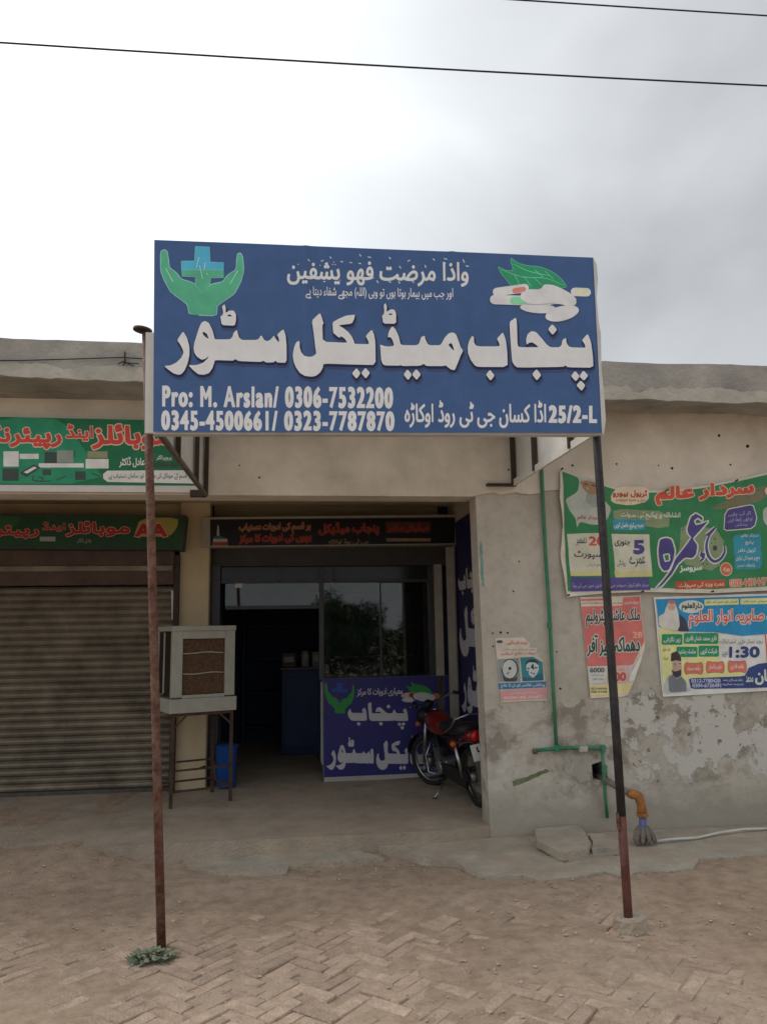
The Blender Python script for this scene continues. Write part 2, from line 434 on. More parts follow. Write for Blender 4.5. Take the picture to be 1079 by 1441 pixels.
# herringbone brick-on-edge paving, half buried
M_BRICK = mat('worn_brick', (.43, .315, .235), .92, .28, 14, .7, 80, dust=.7, objrand=.2)
BW, BG = .0705, .004; BL = 3*BW-BG
def brick_mesh(i):
    rn = random.Random(i); j = lambda a: rn.uniform(-a, a)
    l, w, c = BL/2, (BW-BG)/2, .006
    lo = [(-l, -w, -.05), (l, -w, -.05), (l, w, -.05), (-l, w, -.05)]
    mi = [(-l+j(.003), -w+j(.002), -c+j(.002)), (l+j(.003), -w+j(.002), -c+j(.002)), (l+j(.003), w+j(.002), -c+j(.002)), (-l+j(.003), w+j(.002), -c+j(.002))]
    tp = [(x*.97, y*.9, z+c+j(.0015)) for x, y, z in mi]
    vs = lo+mi+tp; fs = [(8, 9, 10, 11)]
    for a in (0, 4):
        for k in range(4): fs.append((a+k, a+(k+1) % 4, a+4+(k+1) % 4, a+4+k))
    me = bpy.data.meshes.new('brick'); me.from_pydata(vs, [], fs); me.materials.append(M_BRICK); return me
BM = [brick_mesh(i) for i in range(8)]
spots = []
n3 = 3; ang = R(47)
for a in range(-80, 81):
    for b in range(-80, 81):
        q = (a-b) % 6
        if q == 0: cx, cy, th = a+1.5, b+.5, 0           # lying brick starts here
        elif q == 5: cx, cy, th = a+.5, b+1.5, math.pi/2
        else: continue
        X, Y = cx*BW, cy*BW
        x = X*math.cos(ang)-Y*math.sin(ang)+.8; y = X*math.sin(ang)+Y*math.cos(ang)+4.2
        x += .01*fbm(x, y, 2, 2, 4); y += .01*fbm(x, y, 2, 2, 8)
        if not (-2.7 < x < 4.2 and 2.9 < y < 5.35): continue
        rn = random.Random(a*1000+b)
        z = .006*fbm(x, y, 2.2, 2, 6.6) + rn.uniform(-.006, .006)
        if rn.random() < .06: z += .007
        M = Matrix.Translation((x, y, z)) @ Matrix.Rotation(ang+th+rn.uniform(-.035, .035), 4, 'Z') @ Matrix.Rotation(rn.uniform(-.07, .07), 4, 'X') @ Matrix.Rotation(rn.uniform(-.03, .03), 4, 'Y')
        d = Vector((x, y, 0))-CC; px = 539.5+FPX*d.dot(CI)/d.dot(CF); py = 720.5-FPX*d.dot(CJ)/d.dot(CF)
        cover = dirt_z(x, y)-z
        if cover > .02: continue
        inview = -20 < px < 1100 and py < 1470
        spots.append((d.length + (0 if inview else 50) + max(0, cover)*120, M, rn.randrange(8)))
spots.sort(key=lambda k: k[0])
rest = MB()
for i, (k, M, b) in enumerate(spots):
    if i < 300:
        o = bpy.data.objects.new('brick', BM[b]); COL.objects.link(o); o.parent = ground
        o.matrix_parent_inverse = WM[ground].inverted(); o.matrix_basis = M
    else: rest.add([M @ v.co for v in BM[b].vertices], [tuple(p.vertices) for p in BM[b].polygons])
tag(rest.build('brick_paving', M_BRICK, ground, fixn=False), kind='stuff')

# concrete: verandah floor, apron, mortar patches
M_CONC = mat('concrete_floor', (.37, .31, .24), .92, .25, 3.6, .6, 55, detail=10, dust=.5)
M_APRON = mat('cement_apron', (.40, .36, .29), .92, .28, 5, .8, 50, detail=10, dust=.75)
mb = MB()
fl = ragged((-9, 5.86), (onZ(640, 1172, ZF).x, 5.9), .07, .018, 3) + [(XPIL+.02, 5.99), (9, 6.05), (9, 11.5), (-9, 11.5)]
slab_xy(mb, [fl], -.1, ZF)
tag(mb.build('verandah_floor', M_CONC, bevel=0), 'grey cement verandah floor in front of the shops', kind='structure')
front = [(470, 1190), (520, 1188), (560, 1196), (600, 1206), (640, 1212), (665, 1226), (700, 1235), (735, 1232), (760, 1239), (800, 1235), (850, 1226), (872, 1233), (905, 1226), (940, 1227), (975, 1222), (985, 1208), (1030, 1207), (1079, 1203), (1300, 1190)]
fp = [onZ(x, y, .036).xy for x, y in front]
fr = []
for i in range(len(fp)-1): fr += ragged(fp[i], fp[i+1], .022, .008, 40+i)[:-1]
mb = MB(); slab_xy(mb, [fr+[tuple(fp[-1]), (6.2, 5.97), (XPIL+.1, 5.97), (fp[0].x, 5.9)]], -.1, .036)
tag(mb.build('concrete_apron', M_APRON), 'broken grey cement apron along the wall foot', kind='structure')
for i, pts in enumerate([[(243, 1195), (330, 1192), (500, 1194), (540, 1205), (470, 1212), (405, 1216), (398, 1228), (345, 1236), (300, 1226), (262, 1214)], [(95, 1196), (150, 1188), (215, 1190), (205, 1205), (130, 1206)]]):
    q = [onZ(x, y, .02).xy for x, y in pts]; lp = []
    for k in range(len(q)): lp += ragged(q[k], q[(k+1) % len(q)], .03, .01, i*50+k)[:-1]
    mb = MB(); slab_xy(mb, [lp], -.05, .012 if i == 0 else .045)
    tag(mb.build('cement_patch', M_APRON), 'crumbling cement patch at the foot of the verandah step', kind='structure')

# ------------------------------------------------------------ the building
bld = empty('shop_building', (0, 8, 0)); tag(bld, 'single storey cream plastered row of shops with concrete roof slab', 'building')
def wall_material():
    m = bpy.data.materials.new('weathered_wall'); m.use_nodes = True; t = m.node_tree; p = t.nodes['Principled BSDF']
    p.inputs['Roughness'].default_value = .92; p.inputs['Specular IOR Level'].default_value = .15
    g = nd(t, 'ShaderNodeNewGeometry'); sx = nd(t, 'ShaderNodeSeparateXYZ'); t.links.new(g.outputs['Position'], sx.inputs[0])
    def nz(sc, de, ro=.6, off=0):
        mp = nd(t, 'ShaderNodeMapping'); mp.inputs['Location'].default_value = (off, off, off); t.links.new(g.outputs['Position'], mp.inputs[0])
        n = nd(t, 'ShaderNodeTexNoise'); n.inputs['Scale'].default_value = sc; n.inputs['Detail'].default_value = de; n.inputs['Roughness'].default_value = ro
        t.links.new(mp.outputs[0], n.inputs[0]); return n.outputs[0]
    def mr(src, a, b, c=0, d=1, smooth=False):
        r = nd(t, 'ShaderNodeMapRange'); r.inputs[1].default_value = a; r.inputs[2].default_value = b; r.inputs[3].default_value = c; r.inputs[4].default_value = d
        if smooth: r.interpolation_type = 'SMOOTHSTEP'
        t.links.new(src, r.inputs[0]); return r.outputs[0]
    def ma(op, a, b):
        n = nd(t, 'ShaderNodeMath', operation=op)
        for i, v in enumerate((a, b)):
            if isinstance(v, (int, float)): n.inputs[i].default_value = v
            else: t.links.new(v, n.inputs[i])
        return n.outputs[0]
    def mix(f, a, b):
        n = nd(t, 'ShaderNodeMix', data_type='RGBA'); t.links.new(f, n.inputs[0])
        for i, v in ((6, a), (7, b)):
            if isinstance(v, tuple): n.inputs[i].default_value = (*v, 1)
            else: t.links.new(v, n.inputs[i])
        return n.outputs[2]
    base = mix(mr(nz(1.1, 5), .35, .65), (.46, .42, .352), (.60, .555, .475))
    base = mix(mr(nz(14, 6, .7, 3), .45, .75, 0, .35), base, (.28, .25, .205))
    edge = ma('ADD', sx.outputs['Z'], mr(nz(3.2, 6, .65, 7), .3, .7, -.16, .16))
    inband = ma('MULTIPLY', mr(edge, 1.02, 1.0), mr(edge, .30, .42))
    white = ma('MULTIPLY', ma('MULTIPLY', inband, mr(nz(5.5, 9, .62, 11), .475, .505)), mr(sx.outputs['X'], 2.2, 2.7, .3, 1.0))
    base = mix(ma('MULTIPLY', inband, mr(nz(3, 5, .6, 21), .46, .56, 0, .85)), base, (.27, .237, .19))
    base = mix(white, base, (.60, .58, .525))
    speck = ma('MULTIPLY', ma('MULTIPLY', inband, mr(nz(17, 7, .6, 5), .63, .67)), mr(sx.outputs['X'], 2.2, 2.7, .25, .8))
    base = mix(speck, base, (.12, .105, .085))
    damp = mr(ma('ADD', sx.outputs['Z'], mr(nz(4, 5, .6, 2), .3, .7, -.12, .12)), .38, .20)
    base = mix(ma('MULTIPLY', damp, .6), base, (.30, .265, .212))
    t.links.new(base, p.inputs['Base Color'])
    bp = nd(t, 'ShaderNodeBump'); bp.inputs['Strength'].default_value = .5; bp.inputs['Distance'].default_value = .02
    t.links.new(ma('ADD', ma('MULTIPLY', white, .9), ma('ADD', ma('MULTIPLY', nz(30, 8, .7), .45), ma('MULTIPLY', nz(5, 3), .6))), bp.inputs['Height']); t.links.new(bp.outputs[0], p.inputs['Normal'])
    return m
M_WALL = wall_material()
M_CREAM = mat('cream_plaster', (.72, .655, .56), .9, .19, 2.4, .25, 25, detail=9)
M_OCHRE = mat('yellow_cream_paint', (.56, .46, .30), .9, .14, 2.2, .15, 25, detail=8)
M_ROOF = mat('weathered_concrete', (.36, .34, .305), .95, .3, 2.6, .6, 35, detail=9)
M_PATCH = mat('pale_lime_plaster', (.47, .44, .38), .95, .22, 4, .5, 30, detail=9)
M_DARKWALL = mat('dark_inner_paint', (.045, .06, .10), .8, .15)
def line_at(pts, Y):          # world (x, z) line through photo pixels, extended sideways
    q = [onY(x, y, Y) for x, y in pts]; a, b = q[0], q[-1]
    f = lambda X: a.z+(b.z-a.z)*(X-a.x)/(b.x-a.x)
    return [(-9, f(-9))]+[(p.x, p.z) for p in q]+[(9, f(9))]
top = line_at([(0, 475), (100, 479), (203, 483), (851, 508), (960, 512), (1079, 515)], YR)
bot = line_at([(0, 530), (203, 536), (851, 561), (1079, 567)], YR)
lo = []
for i in range(len(bot)-1): lo += ragged(bot[i], bot[i+1], .05, .006, 70+i)[:-1]
lo.append(bot[-1])
up = []
for i in range(len(top)-1): up += ragged(top[i], top[i+1], .09, .004, 90+i)[:-1]
up.append(top[-1])
mb = MB(); slab_xz(mb, [up+lo[::-1]], YR, YR+.35); mb.build('roof_edge', M_ROOF, bld)
zt, zb = min(z for x, z in top), sum(z for x, z in bot)/len(bot)
MB().box((0, 8.75, zb+.09), (18, 5.8, .14)).build('roof_slab', M_ROOF, bld)
# pale render strip along the lower half of the roof edge, ragged upper side
st = line_at([(0, 508), (100, 512), (203, 515)], YR); 
def strip(pts_up, pts_lo, seed, mt, name, t=.012):
    a = []; q = [onY(x, y, YR-.01) for x, y in pts_up]; r = [onY(x, y, YR-.01) for x, y in pts_lo]
    for i in range(len(q)-1): a += ragged((q[i].x, q[i].z), (q[i+1].x, q[i+1].z), .035, .012, seed+i)[:-1]
    b = []
    for i in range(len(r)-1): b += ragged((r[i].x, r[i].z), (r[i+1].x, r[i+1].z), .06, .007, seed+20+i)[:-1]
    mb = MB(); slab_xz(mb, [a+[(q[-1].x, q[-1].z)]+[(r[-1].x, r[-1].z)]+b[::-1]], YR-t, YR+.01); mb.build(name, mt, bld)
strip([(-150, 506), (0, 509), (60, 512), (90, 520), (160, 514), (215, 517)], [(-150, 527), (0, 527), (70, 533), (215, 537)], 300, M_PATCH, 'edge_render')
strip([(800, 542), (852, 543), (880, 542), (900, 553), (915, 545), (950, 547), (1000, 545), (1040, 551), (1079, 552), (1300, 558)], [(800, 562), (852, 562), (1079, 567), (1300, 573)], 340, M_PATCH, 'edge_render')
# upper front wall (beam) over the verandah, its foot ragged where it meets the pillar
zbeam = [onY(x, y, YF).z for x, y in ((300, 695), (660, 701))]
zl = sum(zbeam)/2
xp = onY(668, 700, YF).x
lip = ragged((xp-.02, zl), (xp+.55, zl+.03), .035, .012, 5)
mb = MB(); slab_xz(mb, [[(-9, zl), ]+lip+ragged((xp+.55, zl+.05), (9, zl+.06), .2, .01, 6)+[(9, zb+.05), (-9, zb+.05)]], YF-.014, YF+.24)
mb.build('front_beam', M_CREAM, bld)
# plastered front wall with the drain opening
hole = [onY(x, y, YF) for x, y in ((832, 1076), (846, 1071), (853, 1078), (855, 1094), (850, 1098), (834, 1098))]
xt = onY(670, 746, YF).x
mb = MB(); slab_xz(mb, [[(XPIL, -.1), (9, -.1), (9, zl+.3), (xt, zl+.3)], [(p.x, p.z) for p in hole]], YF, YF+.22)
mb.build('front_wall', M_WALL, bld)
MB().box((hole[0].x+.05, YF+.30, hole[0].z-.07), (.4, .1, .4)).build('dark_hole_backing', M_DARKWALL, bld)  # dark block added behind the drain opening, its colour stands in for shade
XSIDE = onY(643, 950, 7.95).x
M_SIDEW = mat('side_wall_plaster', (.36, .32, .26), .9, .15, 3, .2, 30)
MB().box((XSIDE+.12, 7.26, 1.45), (.24, 2.1, 3.1)).build('side_wall', M_SIDEW, bld)
ZC = 2.86
MB().box((-3.5, 7.1, ZC+.06), (11.0, 1.85, .12)).build('verandah_ceiling', M_OCHRE, bld)
# rear wall of the verandah: column and the strip above the shop fronts
xa, xb = onY(250, 900, YS).x, onY(293, 900, YS).x
zsh = onY(130, 722, YS).z
MB().box(((xa+xb)/2, YS+.12, 1.45), (xb-xa, .24, 2.9)).build('column', M_OCHRE, bld, bevel=.012)
MB().box((-5, YS+.2, (zsh-.25+ZC)/2), (2*(xa+5), .2, ZC-zsh+.25)).build('rear_wall', M_OCHRE, bld)
zds = onY(450, 735, YC).z
MB().box(((xb+XSIDE)/2, YC+.35, (zds+ZC)/2-.05), (XSIDE-xb, .2, ZC-zds+.3)).build('rear_wall', M_OCHRE, bld)
# room behind
rx0, rx1 = xb-.35, 3.2
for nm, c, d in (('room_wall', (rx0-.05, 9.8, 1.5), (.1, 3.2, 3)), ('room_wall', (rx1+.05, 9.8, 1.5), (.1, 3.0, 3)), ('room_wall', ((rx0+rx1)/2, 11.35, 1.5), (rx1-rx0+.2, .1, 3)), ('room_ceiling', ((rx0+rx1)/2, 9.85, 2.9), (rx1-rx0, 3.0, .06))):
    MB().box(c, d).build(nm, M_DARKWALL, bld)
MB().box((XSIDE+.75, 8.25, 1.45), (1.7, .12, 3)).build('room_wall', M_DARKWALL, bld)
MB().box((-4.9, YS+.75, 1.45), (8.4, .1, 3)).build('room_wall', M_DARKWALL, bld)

# ============================================================ main sign on its poles
M_RUST = mat('rust_brown_paint', (.115, .048, .032), .7, .5, 26, .5, 70, dust=.22)
M_BLACKP = mat('black_steel_paint', (.022, .022, .024), .5, .3, 20, .1, 60, dust=.06)
M_FRAME = mat('frame_brown_steel', (.05, .036, .028), .6, .3, 14)
M_FLEX = mat('white_flex_cloth', (.66, .645, .60), .55, .10, 5, .1, 12)
M_FLEXW = mat('white_flex_edge', (.60, .60, .57), .5, .12, 8)
SB = ink(54, 77, 115, KS, .38, .09)
sign = empty('shop_signboard', (0.4, 4.28, 0)); tag(sign, 'large blue medical store signboard raised on two steel poles', 'signboard')
SQ = [(217, 337), (835, 362), (848, 611), (215.5, 610)]
seamx = [onY(433, 500, YSIGN).x, onY(643, 500, YSIGN).x]
def swave(x, z): return sum(.006*math.exp(-((x-c-.01*math.sin(z*3))/.02)**2) for c in seamx) + .0015*math.sin(x*5.1+z*2.3)
SCX = sorted([c+k*.011 for c in seamx for k in range(-6, 7)]+[-.9+.13*i for i in range(22)])
q = [onY(x, y, YSIGN) for x, y in SQ]
mb = MB().hexa([(q[3].x, YSIGN, q[3].z), (q[2].x, YSIGN, q[2].z), (q[3].x, YSIGN+.07, q[3].z), (q[2].x, YSIGN+.07, q[2].z), (q[0].x, YSIGN, q[0].z), (q[1].x, YSIGN, q[1].z), (q[0].x, YSIGN+.07, q[0].z), (q[1].x, YSIGN+.07, q[1].z)])
for v in mb.v:
    if v.y < YSIGN+.01: v.y += .012
panel = mb.build('sign_panel', M_FLEXW, sign)
SP = Print(panel, lambda x, y, l: onY(x, y, YSIGN)+Vector((0, -l, 0)), SCX, (), swave)
SP.poly([(217.3, 337.3), (834.7, 362.3), (846.5, 609), (216, 607.6)], SB, 0, name='sign_face')
# torn white hem on the right, folded strip on the left
hem = [(834, 362), (839, 372), (841, 392), (839, 420), (842, 452), (845, 470), (846, 520), (850, 560), (852, 590), (849, 612), (846.5, 609)]
mb = MB(); cv = fillc([[(x, -y) for x, y in hem]], 0, .0)
mb.add([onY(v[0], -v[1], YSIGN-.004) for v in cv[0]]+[onY(v[0], -v[1], YSIGN+.05) for v in cv[0]], cv[1]+[tuple(i+len(cv[0]) for i in f) for f in cv[1]]); mb.build('torn_hem', M_FLEXW, sign)
MB().beam(onY(212.5, 469, 4.24), onY(211.5, 610, 4.24), .027, .05).build('side_fold', M_FLEX, sign)
IW, ID, IS = ink(190, 190, 183, KS, .45, .06), ink(22, 32, 62, KS), ink(52, 62, 92, KS)
A, B, C_, D = Zm(220, 425, .18536), Zm(400, 425, .14829), Zm(520, 425, .14829), Zm(650, 440, .18536)
stor = [A([(205,222),(235,275),(252,340),(252,400),(240,460),(215,520),(190,548),(165,552),(130,540),(95,515),(62,487),(110,482),(155,460),(190,425),(208,390),(205,365),(185,325),(160,290)]),
 A([(372,145),(400,160),(425,210),(440,265),(445,285),(560,285),(580,265),(588,235),(612,212),(618,235),(628,270),(650,290),(760,290),(780,280),(793,255),(805,265),(820,290),(840,300),(865,290),(885,268),(892,258),(905,280),(925,305),(935,300),(930,275),(918,248),(965,208),(980,250),(988,330),(988,462),(920,460),(905,445),(890,458),(835,460),(812,445),(795,455),(625,448),(600,432),(585,445),(445,440),(437,470),(425,505),(400,540),(360,552),(320,548),(285,520),(245,480),(310,480),(360,460),(390,430),(402,408),(370,432),(345,438),(310,415),(290,385),(285,350),(290,310),(300,280),(320,215),(340,165),(355,150)]),
 A([(350,235),(360,225),(385,240),(400,280),(380,272),(358,252)]),
 A([(500,35),(520,18),(528,50),(525,85),(560,65),(590,68),(605,95),(605,140),(595,180),(498,175),(488,110),(505,100),(510,80)]), A([(535,108),(555,92),(575,105),(572,112)])]
ykl = [B([(340,105),(360,165),(372,205),(360,220),(365,380),(600,390),(575,350),(540,325),(520,340),(490,315),(465,295),(458,195),(510,165),(590,130),(670,122),(660,165),(640,205),(510,222),(560,250),(610,290),(640,330),(660,375),(665,400),(805,402),(795,365),(772,325),(830,262),(850,310),(862,380),(865,598),(700,595),(370,585),(365,625),(340,670),(300,702),(250,712),(200,705),(150,675),(110,620),(88,560),(82,500),(95,430),(115,385),(138,370),(145,385),(145,430),(160,480),(190,515),(230,528),(270,520),(305,492),(295,430),(280,300),(262,178)]),
 B([(685,628),(722,678),(685,730),(642,680)]), B([(770,625),(812,675),(772,728),(730,675)])]
med = [C_([(785,292),(815,310),(840,370),(860,430),(885,462),(860,510),(835,575),(805,648),(770,640),(720,600),(700,607),(540,607),(510,585),(490,600),(460,605),(310,607),(295,597),(280,603),(150,602),(125,590),(110,550),(103,450),(100,405),(140,420),(190,425),(232,415),(225,380),(210,345),(190,332),(172,335),(180,290),(200,250),(218,232),(245,260),(275,325),(292,400),(310,410),(440,412),(465,400),(478,370),(488,335),(520,320),(530,360),(550,400),(570,412),(665,412),(685,390),(715,335),(750,298)]),
 C_([(745,405),(770,388),(785,405),(803,468),(775,445),(750,415)]),
 C_([(135,30),(152,12),(162,40),(160,95),(200,70),(235,75),(250,110),(250,205),(130,205),(118,130),(135,118),(140,90)]), C_([(170,122),(200,105),(218,115),(210,125)]),
 C_([(358,640),(400,690),(365,742),(322,690)]), C_([(442,636),(485,688),(445,740),(402,688)])]
pnj = [D([(78,175),(88,190),(88,225),(100,248),(125,258),(285,258),(280,230),(262,200),(308,150),(330,210),(340,300),(343,413),(120,412),(95,400),(65,360),(45,310),(42,260),(55,210)]), D([(210,435),(245,478),(215,518),(180,472)]),
 D([(358,72),(405,40),(412,60),(418,255),(440,265),(580,265),(560,245),(530,225),(505,230),(488,245),(483,210),(495,165),(525,142),(560,150),(600,195),(640,245),(670,265),(735,265),(752,250),(760,210),(785,192),(790,230),(805,255),(825,265),(935,268),(930,240),(908,210),(952,160),(975,220),(990,330),(993,418),(800,415),(782,400),(765,412),(420,418),(395,400),(378,370),(365,200)]),
 D([(682,88),(718,130),(685,170),(650,128)]), D([(562,430),(598,475),(565,517),(530,470)]), D([(855,443),(890,483),(860,523),(825,483)]), D([(918,440),(955,478),(922,518),(888,483)]), D([(898,515),(933,553),(905,595),(865,553)])]
for w in (stor, ykl, med, pnj):
    sh = lambda dx, dy: [[(x+dx, y+dy) for x, y in l] for l in w]
    SP.poly(sh(1.5, 5.5), IS, 1, 2.2, 'lettering_shade', .14)
    SP.poly(sh(.6, 2.2), ID, 2, 1.7, 'lettering_shade', .14)
    SP.poly(w, IW, 3, .15, 'lettering', .14)
# emblem: hands and cross
H = Zm(205, 335, .14365)
IG, IGL, IB_, IBL = ink(74, 150, 118, KS), ink(140, 200, 190, KS), ink(70, 150, 178, KS), ink(110, 185, 205, KS)
hands = H([(150,130),(185,115),(210,130),(222,200),(232,290),(300,340),(350,405),(440,430),(490,455),(520,490),(555,550),(590,500),(640,455),(760,430),(800,370),(890,310),(895,210),(905,155),(930,150),(950,190),(960,320),(930,430),(870,545),(780,605),(700,660),(695,760),(430,750),(412,650),(350,600),(250,530),(190,420),(150,320)])
SP.poly(hands, IGL, 1, .9, 'emblem', .15); SP.poly(hands, IG, 2, 0, 'emblem', .15)
cg = H([(355,312),(762,318),(762,390),(640,390),(630,455),(556,540),(490,455),(490,380),(360,375)])
SP.poly(cg, IGL, 2.5, .5, 'emblem'); SP.poly(cg, IG, 3, 0, 'emblem')
cb = H([(490,85),(625,92),(632,238),(762,245),(762,312),(355,308),(352,228),(482,228)])
SP.poly(cb, IBL, 3.5, .7, 'emblem'); SP.poly(cb, IB_, 4, 0, 'emblem')
SP.stroke([H([(500,290),(525,190)]), H([(530,270),(560,400)]), H([(575,310),(585,245)]), H([(600,345),(605,360)]), H([(200,300),(270,430)]), H([(905,320),(830,450)])], 1.2, ink(150, 215, 215, KS), 5, 'emblem')
# leaf and pills
L_ = Zm(680, 350, .16682)
leaf = L_([(230,80),(290,125),(370,145),(480,155),(570,190),(640,240),(690,300),(700,325),(500,345),(300,345),(230,310),(200,270),(150,210),(120,150),(180,185),(240,190),(250,165),(232,115)])
SP.poly(leaf, ink(105, 185, 150, KS), 1, .6, 'leaf_print', .15); SP.poly(leaf, ink(44, 128, 92, KS), 2, 0, 'leaf_print', .15)
SP.stroke([L_([(150,180),(330,240),(520,250),(680,310)]), L_([(250,130),(380,190),(560,230)]), L_([(260,220),(300,300)]), L_([(340,235),(400,320)]), L_([(430,180),(500,240)]), L_([(520,190),(590,260)]), L_([(430,250),(490,310)])], .9, ink(95, 180, 140, KS), 3, 'leaf_print')
def cap(a, b, w): 
    d = Vector(b)-Vector(a); t = math.atan2(d.y, d.x); r = []
    for k in range(9): z = t+math.pi/2+math.pi*k/8; r.append((a[0]+w*math.cos(z), a[1]+w*math.sin(z)))
    for k in range(9): z = t-math.pi/2+math.pi*k/8; r.append((b[0]+w*math.cos(z), b[1]+w*math.sin(z)))
    return L_(r)
PW, PC = ink(196, 200, 196, KS), ink(206, 200, 184, KS)
SP.poly(cap((770, 365), (868, 368), 36), PW, 4, 0, 'pill_print'); SP.poly(cap((800, 366), (862, 369), 30), ink(214, 200, 158, KS), 4.4, 0, 'pill_print')
SP.poly(cap((112, 368), (345, 335), 36), PC, 4.6, 0, 'pill_print'); SP.poly(cap((262, 357), (335, 345), 22), ink(190, 116, 104, KS), 4.9, 0, 'pill_print')
SP.poly(cap((92, 432), (345, 440), 40), PC, 5.2, 0, 'pill_print'); SP.poly(cap((255, 440), (345, 441), 34), ink(116, 180, 140, KS), 5.5, 0, 'pill_print')
SP.poly(L_(ell(460, 505, 155, 42, .06)), PW, 5.8, 0, 'pill_print')
SP.poly(L_([(310,380),(370,345),(480,345),(510,300),(600,310),(720,370),(780,420),(780,470),(740,490),(620,465),(540,480),(380,468),(310,430)]), ink(186, 190, 190, KS), 6.2, 0, 'pill_print', .2)
SP.poly(L_(ell(660, 548, 145, 62, -.24)), PW, 6.6, 0, 'pill_print')
SP.stroke([L_([(320,468),(460,474),(610,460)])], .8, ink(140, 145, 150, KS), 7, 'pill_print')
# verse, its translation and the address
V = Zm(395, 350, .25487)
SP.text(ur('واذا مرضت فهو یشفین'), (404, 366, 659, 401), IW, 1, .022, .012)
dash = [(1005,60,8,18),(1020,95,16,4),(900,55,18,4),(905,80,4,4),(838,55,12,10),(840,180,8,-8),(795,90,6,16),(700,70,14,-8),(735,95,4,4),(725,178,10,10),(655,95,8,14),(650,180,8,12),(598,45,8,12),(585,98,4,4),(605,98,4,4),(530,175,8,14),(595,180,14,6),(480,45,18,3),(500,165,14,-6),(435,30,8,12),(430,80,14,3),(380,75,14,3),(385,130,6,8),(300,85,4,4),(285,85,4,4),(292,72,4,4),(245,80,6,14),(222,70,14,-6),(215,90,4,4),(330,70,14,3),(225,165,10,4),(150,60,10,10),(95,85,4,4),(175,160,4,3),(190,160,4,3),(270,45,10,8),(310,170,4,3),(325,172,4,3),(235,180,12,3)]
SP.stroke([V([(x, y), (x+dx, y+dy)]) for x, y, dx, dy in dash], 1.2, IW, 1)
SP.text(ur('اور جب میں بیمار ہوتا ہوں تو وہی (اللہ) مجھے شفاء دیتا ہے'), (430, 403, 637, 420.5), IW, 1, .012, .015)
SP.text(ur('اڈا کسان جی ٹی روڈ اوکاڑہ'), (569, 563, 768, 602), IW, 1, .022, .004)
SP.text('25/2-L', (771, 570, 840, 596), IW, 1, .055, .004, sp=1.2)
SP.text('Pro: M. Arslan/ 0306-7532200', (228, 542, 553, 573), IW, 1, .052, .008, sp=1.22)
SP.text('0345-4500661/ 0323-7787870', (227, 577, 555, 606), IW, 1, .052, .004, sp=1.22)
# poles
def pole(pts, r, parts, caps):
    P = [onY(x, y, 4.285) for x, y in pts]; P[0].z = -.03 
    return P
P = pole([(228, 1340), (206, 466)], .0225, None, None)
d = P[1]-P[0]
pl = MB().tube([P[0], P[0]+d*.33, P[0]+d*.66, P[1]], .0225, 14).build('pole', M_RUST, sign, smooth=True); pl['label'] = 'rust brown left pole'
MB().lathe([(-.004, .03), (0, .052), (.012, .052), (.018, .03)], P[1]+Vector((-.02, 0, 0)), (0.12, 0, 1), 18).build('pole_cap', M_FRAME, pl)
def rp(y): return onY(838+(884-838)*(y-600)/(1297-600), y, 4.285-.135*max(0, (y-600)/700))
pr = MB().tube([rp(430), rp(700), rp(1000), rp(1148)], .0235, 14).build('pole', M_BLACKP, sign, smooth=True); pr['label'] = 'right pole painted black above'
b0 = rp(1300); b0.z = .0
MB().tube([rp(1146), rp(1220), b0], .0228, 14).build('lower_sleeve', mat('oxide_red_paint', (.115, .035, .03), .6, .3, 18, .2, 60, dust=.1), pr, smooth=True)
MB().beam(rp(1143)+Vector((-.024, -.004, 0)), rp(1166)+Vector((-.024, -.004, 0)), .014, .03).build('weld_plate', M_RUST, pr)
# side frames back to the wall, lined with white cloth
for sx, (fa, ra) in ((-1, ((226, 612), (290, 697))), (1, ((834, 611), (722, 682)))):
    a = onY(*fa, 4.30); b = onY(*ra, YF-.03); zt_ = q[0].z-.03
    off = Vector((sx*.02, 0, 0))
    h = .07
    cl = MB().hexa([a+off+Vector((0, 0, 0)), a+off*1.15, b+off, b+off*1.15, Vector((a.x, a.y, zt_))+off, Vector((a.x, a.y, zt_))+off*1.15, Vector((b.x, b.y, zt_-.02))+off, Vector((b.x, b.y, zt_-.02))+off*1.15]).build('side_cloth', M_FLEX, sign)
    if sx < 0: MB().beam(a, b, .026, .026).build('bottom_rail', mat('grey_brown_angle', (.16, .125, .10), .7, .25, 14), sign)
    else: MB().beam(a+Vector((0, 0, .012)), b+Vector((0, 0, .012)), .02, .05).build('bottom_rail', M_FLEX, sign)
    MB().beam(Vector((a.x, a.y, zt_)), Vector((b.x, b.y, zt_-.02)), .026, .026).build('top_rail', M_FRAME, sign)
    for f in ((.30, .72, .985) if sx < 0 else (.22, .66, .985)):
        p = a.lerp(b, f)
        MB().beam(p+Vector((-sx*.004, 0, 0)), Vector((p.x-sx*.004, p.y, zt_-.01)), .034, .03).build('upright_bar', M_FRAME, sign)
    MB().box((b.x-(.06 if sx < 0 else .1), YF-.04, b.z+(.01 if sx < 0 else -.005)), (.11 if sx < 0 else .24, .05, .05 if sx < 0 else .018)).build('wall_bracket', M_FRAME, sign)
fb = onZ(886, 1309, 0)
mb = MB(); cx, cy = fb.x, fb.y
ring = lambda r, z, s: [Vector((cx+r*math.cos(t)*1.15+random.Random(s*50+k).uniform(-.008, .008), cy+r*math.sin(t)*.9, z+random.Random(s*9+k).uniform(-.006, .006))) for k, t in enumerate(2*math.pi*i/11 for i in range(11))]
mb.loft([ring(.080, -.06, 1), ring(.080, .0, 2), ring(.076, .06, 3), ring(.058, .078, 4)])
tag(mb.build('concrete_footing', M_APRON, smooth=False), 'rough grey concrete block at the foot of the black and red pole', 'footing')

